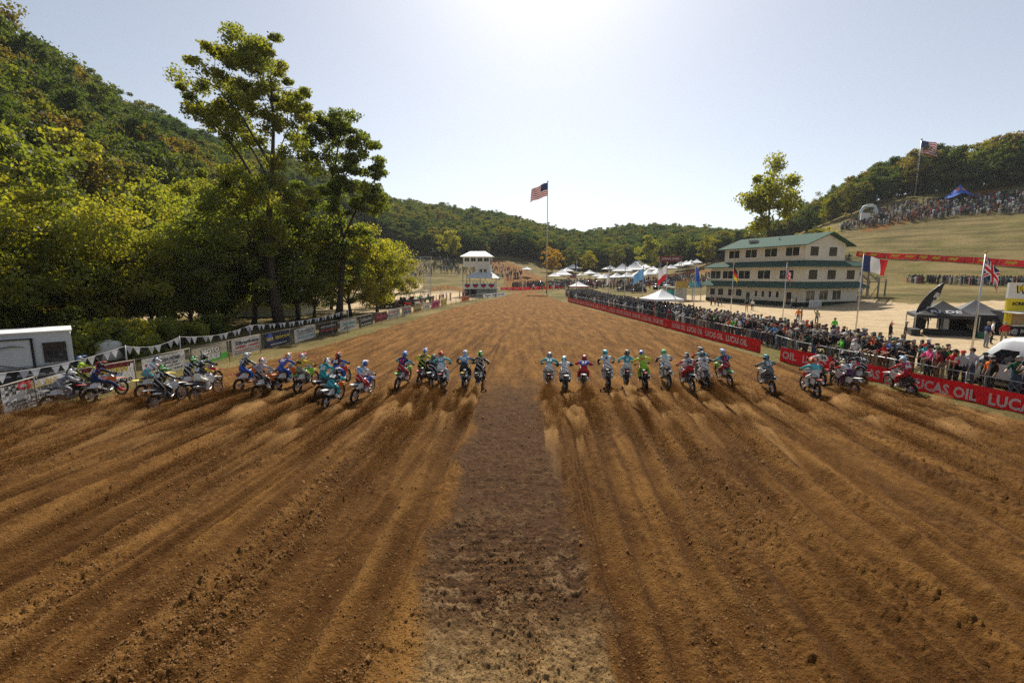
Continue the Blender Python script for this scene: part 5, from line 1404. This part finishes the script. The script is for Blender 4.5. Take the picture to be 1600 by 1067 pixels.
text('MOTO', .72, mat('print_black',C['black']), wsn, (1.5,.468,4.47), (math.pi/2,R(-8),0), .10, fit=2.05); text('TEES', .66, mat('print_black',C['black']), wsn, (1.75,.468,3.95), (math.pi/2,R(-8),0), .10, fit=1.65)
text('SCREEN PRINTING', .34, mat('print_black',C['black']), ysn, (1.8,.49,3.15), (math.pi/2,0,0), .06, fit=2.9)
text('@ MOTOTEES', .5, M_WVIN, MT, (2.1,.44,.85), (math.pi/2,0,0), .03, fit=3.2)
# barrel
bb = gp(1533,537); m = MB(); m.tube([(0,0,0),(0,0,.9)],.3,18)
for z in (.02,.3,.6,.88): m.ring((0,0,z),(0,0,1),.3,.014,18,5)
bo = m.build('oil_drum', mat('green_drum',(.03,.16,.08),.5,.15), None, (bb.x,bb.y,0)); tag(bo,'green metal drum beside the dark grey canopy','drum')

def vehicle_wheel(parent, x, y, r, w=.22):
    m = MB(); m.tube([(x-w/2,y,r),(x+w/2,y,r)],r,18); t = m.build('wheel', M_RUBBER, parent)
    m = MB(); m.tube([(x-w/2-.01,y,r),(x+w/2+.01,y,r)],r*.58,14); m.build('rim', M_ALU, t)
def loft(m, secs, mi=0):
    """secs: list of (y, [(x,z)...]) right half outlines mirrored"""
    vs = []; n = len(secs[0][1])*2
    for y, pr in secs:
        row = [(x,y,z) for x,z in pr] + [(-x,y,z) for x,z in reversed(pr)]; vs += row
    fs = [(i*n+k,i*n+(k+1)%n,(i+1)*n+(k+1)%n,(i+1)*n+k) for i in range(len(secs)-1) for k in range(n)]
    fs += [tuple(range(n)), tuple(reversed(range((len(secs)-1)*n,len(secs)*n)))]
    m.add(vs,fs,mi,True)
def van(p, rz):
    e = empty('parked_van', p, rz, 'white high-roof van parked behind the right fence', 'van'); W = mat('white_car_paint',(.74,.76,.78),.25,.03,1,coat=.6,spec=.5)
    m = MB(); loft(m,[(0,[(.9,.45),(.98,.9),(.97,1.5),(.9,2.4),(.7,2.62)]),(.15,[(.95,.4),(1.0,.9),(.98,1.5),(.9,2.5),(.7,2.7)]),(4.1,[(.95,.4),(1.0,.9),(.98,1.5),(.9,2.5),(.7,2.7)]),(4.6,[(.95,.4),(1.0,.9),(.97,1.5),(.86,2.36),(.66,2.55)]),
        (5.35,[(.95,.4),(1.0,.9),(.94,1.42),(.80,1.62),(.6,1.66)]),(5.75,[(.92,.4),(.96,.85),(.90,1.2),(.76,1.34),(.5,1.38)]),(6.0,[(.8,.42),(.84,.75),(.78,1.0),(.6,1.1),(.4,1.12)])]); m.build('body', W, e)
    m = MB(); m.add([(.885,4.62,2.22),(.96,5.3,1.50),(-.96,5.3,1.50),(-.885,4.62,2.22)],[(0,1,2,3)])
    m.v = [(x*.93,y+.06,z+.06) for x,y,z in m.v]; m.build('windscreen', M_GLASS, e)
    for s in (-1,1):
        m = MB(); q = [(3.75,1.42),(5.05,1.42),(4.85,1.72),(4.45,2.1),(3.75,2.12)]; n = 5
        a = [(s*(1.0-.10*(z-1.42)),y,z) for y,z in q]; b = [(x-s*.03,y,z) for x,y,z in a]
        m.add(a+b,[tuple(range(n)),tuple(reversed(range(n,2*n)))]+[(i,i+n,(i+1)%n+n,(i+1)%n) for i in range(n)]); m.build('side_window', M_GLASS, e)
        m = MB(); m.box((s*1.0-.02,.3,.55),(s*1.0+.02,5.0,.72)); m.build('rub_strip', paint('charcoal'), e)
        m = MB(); m.box((s*1.12-.1,4.75,1.35),(s*1.12+.1,4.9,1.7)); m.build('mirror', paint('charcoal'), e)
        m = MB(); m.ell((s*.74,5.84,.95),(.16,.14,.16)); m.build('headlight', M_ALU, e)
        for y in (1.1,4.95): vehicle_wheel(e, s*.86, y, .36)
    return e
van((24.4,16.7,0), R(8))
def camper(p, rz):
    e = empty('camper_trailer', p, rz, 'white corrugated camper trailer with dark stripes behind the left fence', 'trailer')
    Wm = siding('white_corrugated_skin',(.62,.64,.66),.12,horizontal=True,depth=.012)
    m = MB(); m.prism([(0,.45),(6.8,.45),(7.2,1.0),(7.0,2.6),(6.6,2.85),(.1,2.85),(0,2.7)],'y',0,2.4); m.build('body', Wm, e)
    m = MB(); m.box((-.03,-.03,.42),(7.1,-.001,.85)); m.build('lower_skirt', paint('charcoal'), e)
    m = MB(); m.box((1.4,-.06,1.0),(6.0,-.002,2.55)); so = m.build('slide_out', Wm, e)
    m = MB(); m.bar((1.3,-.07,2.58),(6.1,-.07,2.58),.10,.05); m.bar((1.36,-.07,1.0),(1.36,-.07,2.58),.09,.05); m.build('slide_trim', paint('black'), so)
    m = MB(); m.tube([(1.6,-.075,2.2),(2.0,-.075,2.3),(3.2,-.075,2.1),(4.6,-.075,1.8)],[.03,.12,.09,.02],5,flat=.15); m.build('stripe', paint('charcoal'), so)
    m = MB(); m.tube([(1.6,-.075,1.2),(2.6,-.075,1.5),(4.8,-.075,1.25)],[.02,.11,.02],5,flat=.15); m.build('stripe', paint('charcoal'), so)
    for x in (.22,5.2): m = MB(); m.box((x,-.075,1.4),(x+.8,-.012,2.35)); m.build('window', M_GLASS, e)
    m = MB(); m.box((.05,-.082,.95),(6.9,-.064,1.22)); m.build('stripe_band', paint('charcoal'), e)
    m = MB(); m.box((.05,-.082,1.26),(6.9,-.064,1.32)); m.build('stripe_band', paint('grey'), e)
    m = MB(); m.cbox((4.2,1.2,2.98),(.9,.8,.26)); m.build('roof_unit', paint('charcoal'), e)
    m = MB(); m.box((-.05,-.05,2.83),(6.7,2.45,2.9)); m.build('roof', M_WTRIM, e)
    for y in (.15,2.25):
        for x in (2.7,3.6):
            m = MB(); m.tube([(x,y-.1,.34),(x,y+.1,.34)],.34,16); m.build('wheel', M_RUBBER, e)
    m = MB(); m.bar((7.0,1.2,.5),(8.3,1.2,.5),.1); m.build('drawbar', M_STEEL, e)
    return e
camper((-21.5,22.0,0), math.atan2(-.70,-.71))
bpy.context.view_layer.update()
cp = bpy.data.objects['camper_trailer']; cp.scale = (1,-1,1)
wt = gp(140,574); m = MB(); m.tube([(0,0,.1),(0,0,.25),(0,0,1.15),(0,0,1.3)],[.62,.68,.68,.5],20); m.tube([(0,0,1.28),(0,0,1.4)],.18,10)
wo = m.build('water_tank', mat('pale_plastic_tank',(.55,.53,.48),.6,.1), None, (wt.x-.5,wt.y+2,0)); tag(wo,'pale round plastic water tank right of the camper trailer','tank')

def buggy(p, rz, colr, lab, s=1.0):
    e = empty('utility_buggy', p, rz, lab, 'buggy', 'buggies parked behind the left fence'); e.scale = (s,s,s)
    m = MB(); m.box((-.65,-1.3,.4),(.65,1.35,.72)); m.box((-.6,.6,.72),(.6,1.4,.98)); m.build('body', plastic(colr), e)
    m = MB(); m.box((-.68,-1.35,.74),(.68,-.45,1.02)); m.build('cargo_bed', plastic('charcoal'), e)
    for x in (-.33,.33): m = MB(); m.box((x-.25,-.35,.72),(x+.25,.15,.9)); m.box((x-.25,-.42,.9),(x+.25,-.3,1.4)); m.build('seat', plastic('black'), e)
    m = MB()
    for sx in (-.62,.62): m.tube([(sx,.75,.95),(sx,.35,1.85),(sx,-.45,1.88),(sx,-.6,.8)],.03,6)
    m.bar((-.62,.35,1.85),(.62,.35,1.85),.05); m.bar((-.62,-.45,1.88),(.62,-.45,1.88),.05); m.build('roll_cage', plastic('black'), e)
    m = MB(); m.box((-.68,-.5,1.88),(.68,.42,1.94)); m.build('roof', plastic('black' if colr != 'green' else 'silver'), e)
    for sx in (-.72,.72):
        for y in (-.9,.95): vehicle_wheel(e, sx, y, .33, .26)
for (u,v,c_,r_,lab) in [(612,484,'black',80,'black roofed buggy under the trees, leftmost of those parked'),(634,482,'red',60,'red buggy parked behind the left banners'),(648,480,'white',70,'white buggy beside the red one'),(660,477,'red',100,'second red buggy nearer the lattice tower'),(673,474,'green',95,'green buggy nearest the left crowd')]:
    p = gp(u,v); buggy((p.x-1.5,p.y+3,0), R(r_), c_, lab, 1.25)
def car(p, rz, colr, lab, z=0):
    e = empty('parked_car', p, rz, lab, 'car'); Pm = mat('car_paint_'+colr, C[colr], .25, .04, 1, coat=.7, spec=.5)
    m = MB(); loft(m,[(-2.3,[(.75,.4),(.82,.7),(.75,.95)]),(-2.1,[(.85,.3),(.92,.75),(.84,1.0)]),(1.2,[(.86,.3),(.93,.75),(.85,1.0)]),(2.0,[(.84,.3),(.9,.7),(.8,.9)]),(2.3,[(.7,.4),(.75,.6),(.68,.75)])]); m.build('body', Pm, e)
    m = MB(); loft(m,[(-2.15,[(.80,.98),(.76,1.1),(.6,1.15)]),(-1.8,[(.82,.98),(.72,1.55),(.6,1.65)]),(.2,[(.82,.98),(.72,1.6),(.6,1.7)]),(1.05,[(.82,.98),(.8,1.02),(.7,1.04)])]); m.build('cabin', M_GLASS, e)
    m = MB(); m.box((-.66,-1.75,1.66),(.66,.15,1.73)); m.build('roof', Pm, e)
    for s in (-1,1):
        for y in (-1.4,1.4): vehicle_wheel(e, s*.8, y, .34)
        m = MB(); m.ell((s*.6,2.2,.68),(.14,.08,.08)); m.build('headlight', M_ALU, e)
    return e
for (u,v,c_,r_,lab) in [(997,461,'black',75,'black car parked on the lot behind the crowd'),(975,459,'charcoal',80,'dark car parked left of the black one'),(1012,456,'silver',85,'silver car parked behind the black one'),(893,449,'red',90,'red car beside the broad white tent')]:
    p = gp(u,v); car((p.x,p.y,th(p.x,p.y)), R(r_), c_, lab)
# red arch gate and hill inflatables
ap = hit(1046,440,100); AG = empty('arch_gate', ap, R(-10), 'tall truss gate with red banner across its top, behind the flags', 'gate'); k = ap.y/150
for x in (-3.2,3.2):
    m = MB(); 
    for (a,b) in ((-.3,-.3),(.3,-.3),(.3,.3),(-.3,.3)): m.bar((x*k+a,b,-.3),(x*k+a,b,8*k),.08)
    for i in range(8): m.bar((x*k-.3,-.3,i*k),(x*k+.3,-.3,(i+1)*k),.05)
    m.build('truss_leg', M_STEEL, AG)
m = MB(); m.box((-3.4*k,-.35,6.4*k),(3.4*k,.35,8.2*k)); m.build('banner', paint('darkred'), AG)
text('SPRING CREEK', 1.0, M_WVIN, AG, (0,-.37,7.3*k), (math.pi/2,0,0), .03, fit=5.6*k)
ip = hit(1356,345,120); IA = empty('inflatable_arch', ip, R(-25), 'pale inflatable arch at the end of the hill crowd', 'arch'); k = Vector(ip).length/200*.62
m = MB(); m.tube([(-3.4*k,0,0),(-3.4*k,0,5*k),(-2.4*k,0,7.2*k),(0,0,8*k),(2.4*k,0,7.2*k),(3.4*k,0,5*k),(3.4*k,0,0)],.75*k,10); m.build('tube', mat('pale_inflatable',(.5,.62,.66),.5,.06), IA)
m = MB(); m.box((-1.6*k,-.95*k,6.9*k),(1.6*k,-.8*k,8.6*k)); m.build('sign', M_WTRIM, IA)
m = MB(); m.cbox((-2.0*k,-2.4*k,1.8*k),(3.8*k,1.4*k,3.6*k)); o = m.build('inflatable_sign', M_WTRIM); o.matrix_world = Matrix.Translation(ip) @ Matrix.Rotation(R(-25),4,'Z'); tag(o,'white inflatable block in front of the pale arch','inflatable')
sp_ = hit(1497,312,130); STt = empty('star_tent', sp_+Vector((0,0,0)), .3, 'blue pointed star tent with orange middle above the hill crowd', 'tent'); k = sp_.length/200*.62
m = MB(); vs = [(0,0,7.0*k)]; N_ = 24
for j in range(1,7):
    for i in range(N_):
        a = 2*math.pi*i/N_; star = .55+.45*abs(math.cos(2*a))**2; t = j/6; rr_ = 8*k*t*(1-(1-star)*t); z = 7*k*(1-t)**1.5 + (1-star)*3.2*k*t*t*1.6
        vs.append((rr_*math.cos(a),rr_*math.sin(a),z))
fs = [(0,1+i,1+(i+1)%N_) for i in range(N_)]
for j in range(5): fs += [(1+j*N_+i,1+(j+1)*N_+i,1+(j+1)*N_+(i+1)%N_,1+j*N_+(i+1)%N_) for i in range(N_)]
m.add(vs,fs,0,True)
for i in range(len(fs)): m.m[i] = 1 if N_ <= i < N_*2 and i%4 < 2 else 0
m.build('canopy', [cloth('blue'), cloth('orange')], STt); m = MB(); m.tube([(0,0,-.5),(0,0,7.0*k)],.12,6); m.build('mast', M_STEEL, STt)

# more of the paddock: tents, cars and the red banner line up the slope
for i,(u,v,w,lb) in enumerate([(866,441,5,'white tent left of the broad white tent'),(909,440,4,'cream tent behind the red-edged canopy'),(921,437,4.5,'white tent among the paddock cars'),(934,441,4,'white tent at the left of the near row'),(1020,431,5,'white tent behind the right end of the near row'),(1048,429,4.5,'white tent just below the red arch'),(886,433,4.5,'white tent behind the broad tent'),(953,430,5,'white tent left of the marquees'),(1008,428,5,'white tent right of the marquees'),(1088,420,4.5,'last white tent towards the timing building')]):
    p = hit(u,v,100); k = min(1.5,p.y/190); canopy(p, w*k, 2.5*k, M_TW if i != 1 else cloth('cream'), 'w', lb, .3*i, peak=1.5*k)
for i,(u,v,c_,lb) in enumerate([(868,447,'white','white car at the left of the paddock'),(882,446,'navy','navy car beside the white one'),(905,445,'silver','silver car behind the red-edged canopy'),(918,446,'black','black car in the middle of the paddock'),(932,446,'red','red car left of the near tent row'),(1026,452,'navy','navy car right of the silver one'),(1040,450,'white','white car below the red arch'),(1060,449,'charcoal','dark car left of the deck'),(845,446,'green','green car beside the big flagpole')]):
    p = hit(u,v,100); car(p, R(70+17*i), c_, lb)
rl = [hit(985,453,100), hit(1020,446,100), hit(1055,436,100), hit(1090,424,100), hit(1128,409,100)]
for k,(a,b) in enumerate(zip(rl[:-1],rl[1:])):
    e, L = banner_run(Vector((a.x,a.y,0)), Vector((b.x,b.y,0)), 'slope_banner', 1.5, ['lowest piece of the dark red banner line up the slope','second piece of the dark red banner line','third piece of the dark red banner line','uppermost piece of the dark red banner line'][k], 'banner', mat('dark_red_vinyl',(.22,.03,.035),.6,.1,1), 0)
    e.location.z = a.z; e.rotation_euler.y = -math.atan2(b.z-a.z, L)
    for i in range(int(L/5)): m = MB(); m.box((5*i+1,-.05,.45),(5*i+3.6,-.03,1.05)); m.build('print', mat('print_tan',C['tan']), e)
# ---------------------------------------------------------------- spectators
def person_mesh(pose):
    J = dict(pelvis=((0,0,.95),(.15,.11)), waist=((0,.01,1.12),(.14,.10)), chest=((0,0,1.36),(.17,.115)), neck=((0,.01,1.50),.055), head=((0,.03,1.63),(.085,.10)), crown=((0,.02,1.72),(.06,.07)))
    sit = pose == 'sit'; dz = -.42 if sit else 0
    for s,n in ((-1,'l'),(1,'r')):
        J['sh'+n] = ((s*.19,0,1.41),.065)
        if pose == 'phone': el, wr, ha = (s*.25,.20,1.26), (s*.10,.38,1.50), (s*.07,.42,1.56)
        elif pose == 'wave' and s > 0: el, wr, ha = (.32,.08,1.62), (.24,.12,1.86), (.23,.13,1.94)
        elif pose == 'cross': el, wr, ha = (s*.27,.10,1.16), (s*.02,.24,1.20), (-s*.06,.23,1.22)
        elif pose == 'lean' : el, wr, ha = (s*.26,.16,1.18), (s*.22,.40,1.12), (s*.20,.46,1.10)
        elif sit: el, wr, ha = (s*.25,.10,1.17), (s*.16,.32,1.08), (s*.14,.38,1.06)
        else: el, wr, ha = (s*.25,-.02,1.14), (s*.25,.08,.92), (s*.24,.10,.84)
        J['el'+n] = (el,.048); J['wr'+n] = (wr,.034); J['ha'+n] = (ha,.034)
        J['hp'+n] = ((s*.09,0,.90),.09)
        if sit: J['kn'+n] = ((s*.14,.42,.95),.07); J['an'+n] = ((s*.13,.46,.54),.05); J['to'+n] = ((s*.13,.62,.47),.04)
        else: J['kn'+n] = ((s*.11,.02,.50),.068); J['an'+n] = ((s*.12,-.01,.09),.05); J['to'+n] = ((s*.13,.13,.045),.042)
    if sit:
        for k in J: p, r = J[k]; J[k] = ((p[0],p[1],p[2]+dz), r)
    B = [('pelvis','waist',2),('waist','chest',0),('chest','neck',0),('neck','head',1),('head','crown',1)]
    for n in 'lr': B += [('chest','sh'+n,0),('sh'+n,'el'+n,0),('el'+n,'wr'+n,1),('wr'+n,'ha'+n,1),('pelvis','hp'+n,2),('hp'+n,'kn'+n,2),('kn'+n,'an'+n,2),('an'+n,'to'+n,3)]
    return skin_body(J, B, 'pelvis', 1), J['head'][0]
PM = {p: person_mesh(p) for p in ('stand','phone','wave','cross','lean','sit')}
def _cap():
    m = MB(); vs = []; n = 12
    m.ell((0,0,.05),(.105,.125,.095),12,6); m.v = [(x,y,max(z,.035)) for x,y,z in m.v]
    m.prism([(-.08,.09),(.08,.09),(.06,.2),(-.06,.2)],'z',.035,.05); return slots(m.mesh('cap'),1)
def _hair(long):
    m = MB(); m.ell((0,-.015,.03),(.105,.12,.11),12,8); m.v = [(x,y,(z if y < .04 else max(z,.06))) for x,y,z in m.v]
    if long: m.ell((0,-.075,-.10),(.09,.05,.16),10,6)
    return slots(m.mesh('hair'),1)
CAP, HAIR, HAIRL = _cap(), _hair(False), _hair(True)
SHIRTS = ['black']*12+['charcoal']*6+['white']*3+['navy']*3+['grey']*3+['red']*2+['green','blue','darkred','teal','orange','skyblue','tan','denim','darkgreen','brown','khaki','pink','silver']
TROUS = ['denim']*4+['black']*4+['khaki']*2+['charcoal']*3+['navy','grey','tan','brown']
HATS = ['black','black','black','white','navy','red','grey','khaki','charcoal','darkgreen']
HAIRC = [mat('hair_brown',(.06,.035,.02),.7), mat('hair_black',(.015,.012,.01),.7), mat('hair_blond',(.30,.2,.09),.7), mat('hair_grey',(.3,.29,.28),.7)]
HCN = ['brown','black','blond','grey']
PTXT = dict(stand='standing', phone='holding phone', wave='arm raised', cross='arms folded', lean='leaning forward', sit='sitting')
def plabel(sh, tr, ht, po, wh):
    for t in ('person in %s top, %s trousers, %s, %s, %s' % (sh,tr,ht,po,wh), 'person in %s top, %s trousers, %s, %s' % (sh,tr,ht,wh), 'person in %s top, %s, %s' % (sh,ht,wh), 'person in %s top %s' % (sh,wh)):
        if len(t.split()) <= 16: return t
    return t
pr = random.Random(4)
def person(x, y, rz, where, pose=None, shirt=None, z=None, trous=None, s=None, group='spectators behind the right barrier', far=False):
    pose = pose or pr.choice(['stand','stand','phone','cross','lean','lean','stand','wave' if pr.random() < .3 else 'stand'])
    sh = shirt or pr.choice(SHIRTS); tr = trous or pr.choice(TROUS); sk = M_SKIN[0 if pr.random() < .7 else (1 if pr.random() < .8 else 2)]
    me, hd = PM[pose]
    hat = pr.random() < .5
    if hat: hc = pr.choice(HATS); ht = hc+' cap'
    else: k = pr.randrange(4); ln = pr.random() < .35; ht = ('long ' if ln else 'short ')+HCN[k]+' hair'
    e = empty('person', (x,y,th(x,y)+.03 if z is None else z), rz, plabel(cn(sh), tr, ht, PTXT[pose], where), 'person', group)
    sc = s or pr.uniform(.93,1.08); e.scale = (sc*pr.uniform(.95,1.12),sc,sc)
    inst('body', me, e, [cloth(sh), sk, cloth(tr), plastic('black' if pr.random() < .6 else 'white')])
    if hat: inst('cap', CAP, e, [cloth(hc)], hd, (0,0,0 if pr.random() < .8 else math.pi))
    else: inst('hair', HAIRL if ln else HAIR, e, [HAIRC[k]], hd)
    if pose == 'phone':
        m = inst('phone', PHONE, None, [plastic('black')]); m.parent = e
    return e
m = MB(); m.box((-.04,.44,1.54),(.04,.452,1.69)); PHONE = slots(m.mesh('phone'),1)
# crowd behind the right barrier: rows measured from the barrier line
line = [gp(1640,666), gp(1218,563), gp(1188,550), gp(1040,511), gp(950,487), gp(887,471), gp(872,462)]
seg = []; tot = 0
for a,b in zip(line[:-1],line[1:]): L = (b-a).length; seg.append((tot,a,b,L)); tot += L
def along(s):
    for (t,a,b,L) in seg:
        if s <= t+L: d = (b-a).normalized(); return a.lerp(b,(s-t)/L), d, Vector((d.y,-d.x,0))
    t,a,b,L = seg[-1]; d = (b-a).normalized(); return b, d, Vector((d.y,-d.x,0))
near_list = []; far_pts = []; far_rot = []
s = 1.0
while s < tot-.5:
    p, d, nrm = along(s)
    rows = int(np.interp(p.y, [17,24,28,34,60,90,125],[3,5,6,7,8,9,11]))
    for r in range(rows):
        if pr.random() < (.14 if p.y < 23 else .10): continue
        q = p + nrm*(2.1 + r*.72 + pr.uniform(-.2,.2)) + d*pr.uniform(-.25,.25)
        if 16 < q.y < 23.2 and q.x > 22.0: continue
        near_list.append((q.y, q.x, math.atan2(-nrm.x,nrm.y)*1.0 + math.pi/2*0, nrm, r))
    s += .54
near_list.sort(key=lambda t: t[0])
def face(nrm): return math.atan2(nrm.x, -nrm.y)      # +Y of the body turned towards -nrm
MARK = [(14,20.5,'by white van'),(20.5,23,'behind red rider'),(23,25.5,'below French flag'),(25.5,29,'left of French flag'),(29,33,'at barrier gap'),(33,38,'behind second barrier'),(38,44,'below German flag'),(44,50,'at third barrier'),(50,60,'near white canopy'),(60,200,'near far barrier')]
for i,(y,x,_,nrm,r) in enumerate(near_list):
    if i < 262:
        wh = next(w for a,b,w in MARK if a <= y < b)
        row = ['front row','second row','third row','back rows'][min(r,3)]
        pose = None if r == 0 else pr.choice(['stand','phone','cross','stand','wave' if pr.random() < .2 else 'phone'])
        person(x, y, face(nrm)+pr.uniform(-.7,.4), row+' '+wh, pose)
    else: far_pts.append((x,y,th(x,y))); far_rot.append(face(nrm)+pr.uniform(-.6,.6))
# people out on the lot, by the building, the tower and the trailer
for (u,v,sh,tr,wh,po) in [(1166,488,'black','tan','walking on the sand in front of the timing building','stand'),(1175,486,'white','black','walking on the sand behind the walker in black','stand'),(1236,482,'white','black','at the doorway of the timing building','stand'),(1243,482,'black','black','at the doorway, right of the one in white','stand'),
   (1246,507,'orange','denim','on the sand behind the crowd','stand'),(1251,505,'charcoal','denim','on the sand beside the one in orange','stand'),(1275,510,'khaki','denim','raising an arm on the sand behind the crowd','wave'),(1302,528,'green','denim','in bright green behind the crowd','stand'),(1388,545,'black','charcoal','pointing at the race behind the second fence','wave'),(1411,545,'charcoal','black','behind the crowd left of the tents','stand'),
   (1446,520,'black','black','under the edge of the black vendor canopy','stand'),(1466,522,'black','black','serving under the black vendor canopy','lean'),(1538,552,'navy','grey','beside the green drum','stand'),(1546,546,'white','black','walking past the green drum','stand'),(1565,548,'red','khaki','in a red shirt by the merchandise trailer','stand'),
   (1127,478,'black','denim','left of the dark green wall of the building','stand'),(1122,479,'black','black','in the queue left of the building','stand'),(1117,477,'grey','denim','in the queue, farther left','stand'),(1111,478,'navy','black','at the head of the queue by the deck','stand')]:
    p = gp(u,v); person(p.x, p.y, pr.uniform(2,4.5), wh, po, sh, None, tr, group='people on the lot')
for k,(u,sh) in enumerate([(1325,'black'),(1332,'charcoal'),(1377,'neon')]):
    q = ST.matrix_world @ Vector((12.4+1.4*k if k < 2 else 22.4,2.0,0)); person(q.x,q.y,2.8,['on the top landing of the outside stair','on the top landing, right of the other one','on the lower landing of the stair in a bright vest'][k],'lean',sh,7.75 if k < 2 else 4.35,group='people on the stair')
for k in range(9):
    q = TW.matrix_world @ Vector((-2.6+.95*k,-1.4,2.15*1)); person(q.x,q.y,math.pi+pr.uniform(-.4,.4),'on the balcony of the announcer tower','lean',None,q.z,s=1.0,group='people on the tower balcony')
for k in range(26):
    u = 690+k*3.0; p = gp(u, 479-.24*(u-690)); person(p.x-2.2+pr.uniform(-1.5,.5), p.y+pr.uniform(0,3), pr.uniform(-2.2,-.9), 'behind the left fence near the announcer tower', group='people behind the left fence')

# distant crowds, one mass each
def rand_cloth(name, cols):
    if name in MATS: return MATS[name]
    m = bpy.data.materials.new(name); m.use_nodes = True; MATS[name] = m; nt = m.node_tree; b = nt.nodes['Principled BSDF']
    oi = nt.nodes.new('ShaderNodeObjectInfo'); r = nt.nodes.new('ShaderNodeValToRGB'); r.color_ramp.interpolation = 'CONSTANT'
    e = r.color_ramp.elements
    while len(e) < len(cols): e.new(.5)
    for i,c in enumerate(cols): e[i].position = i/len(cols); e[i].color = (*C[c],1)
    nt.links.new(oi.outputs['Random'], r.inputs[0]); nt.links.new(r.outputs[0], b.inputs['Base Color']); b.inputs['Roughness'].default_value = .85
    return m
RC1 = rand_cloth('crowd_tops', ['black','white','navy','grey','red','charcoal','black','denim','khaki','darkgreen','white','darkred','charcoal','black','grey','charcoal','black','navy','silver','black'])
RC2 = rand_cloth('crowd_trousers', ['denim','black','khaki','charcoal','navy','grey'])
pcol = bpy.data.collections.new('spectator_kinds'); scol = bpy.data.collections.new('seated_kinds')
def joined(pose):
    me0, hd = PM[pose]; me = me0.copy(); me.materials.clear()
    bm = bmesh.new(); bm.from_mesh(me); n0 = len(bm.faces); hm = HAIR.copy(); hm.transform(Matrix.Translation(hd)); bm.from_mesh(hm); bm.faces.ensure_lookup_table()
    for f in bm.faces[n0:]: f.material_index = 4
    bm.to_mesh(me); bm.free()
    for m_ in (RC1, M_SKIN[0], RC2, plastic('black'), HAIRC[1]): me.materials.append(m_)
    return bpy.data.objects.new('kind_'+pose, me)
for p in ('stand','cross','phone','lean'): pcol.objects.link(joined(p))
for p in ('sit','sit','stand'): scol.objects.link(joined(p))
scatter('far_crowd', far_pts, pcol, .95, 1.1, 'dense far crowd behind the end of the red barrier', 'crowd', far_rot)
def band(n, fu, vlo, vhi, d0, seed):
    g = np.random.default_rng(seed); out = []
    for k in range(n):
        u = fu(g); out.append(tuple(hit(u, g.uniform(vlo(u), vhi(u)), d0)))
    return out
L_ = lambda pts: (lambda u: float(np.interp(u, [p[0] for p in pts], [p[1] for p in pts])))
scatter('hill_crowd', band(900, lambda g: g.uniform(1312,1640), L_([(1310,356),(1400,322),(1500,312),(1640,300)]), L_([(1310,364),(1400,350),(1500,338),(1640,336)]), 130, 1), pcol, .95, 1.15, 'crowd standing in a broad band on the right hill', 'crowd', [math.pi*.8+random.uniform(-.6,.6) for _ in range(900)])
scatter('lawn_crowd', band(190, lambda g: g.uniform(1415,1640), L_([(1415,440),(1640,446)]), L_([(1415,444),(1640,450)]), 60, 2), pcol, .95, 1.1, 'line of spectators along the foot of the right hill', 'crowd', [random.uniform(-.6,.6) for _ in range(190)])
scatter('bank_crowd', band(430, lambda g: g.uniform(642,815), L_([(640,402),(720,402),(760,404),(815,428)]), L_([(640,436),(700,428),(760,438),(815,440)]), 120, 3), scol, .95, 1.15, 'spectators sitting over the grassy left bank behind the tower', 'crowd', [math.pi+random.uniform(-.7,.7) for _ in range(430)])
scatter('paddock_crowd', band(800, lambda g: g.uniform(800,1130), L_([(800,447),(900,440),(1000,440),(1130,430)]), L_([(800,452),(900,453),(1000,452),(1130,448)]), 100, 4), pcol, .95, 1.1, 'milling people among the far tents and parked cars', 'crowd')
# ---------------------------------------------------------------- low barrier across the end of the straight, and the hazy air
for (a_,b_,c_,lb) in ((hit(782,453,100),hit(830,452,100),'darkred','low dark red barrier across the end of the straight, left piece'),(hit(832,452,100),hit(880,450,100),'darkred','low dark red barrier across the end of the straight, right piece')):
    e, L = banner_run(Vector((a_.x,a_.y,0)), Vector((b_.x,b_.y,0)), 'end_barrier', 1.0, lb, 'barrier', M_BRED, 0); e.location.z = min(a_.z,b_.z)-.05
    for k in range(int(L/2.4)): m = MB(); m.box((2.4*k+.5,-.05,.3),(2.4*k+1.5,-.03,.75)); m.build('print', M_WVIN, e)
hz = bpy.data.materials.new('hazy_air'); hz.use_nodes = True; nt = hz.node_tree
nt.nodes.remove(nt.nodes['Principled BSDF'])
pv = nt.nodes.new('ShaderNodeVolumePrincipled'); pv.inputs['Color'].default_value = (.86,.92,1,1); pv.inputs['Density'].default_value = .00011; pv.inputs['Anisotropy'].default_value = .2
nt.links.new(pv.outputs[0], nt.nodes['Material Output'].inputs['Volume'])
m = MB(); m.box((-720,-720,-6),(720,720,125)); h = m.build('haze', hz); tag(h, 'thin bright haze filling the valley', 'haze', kind='stuff')
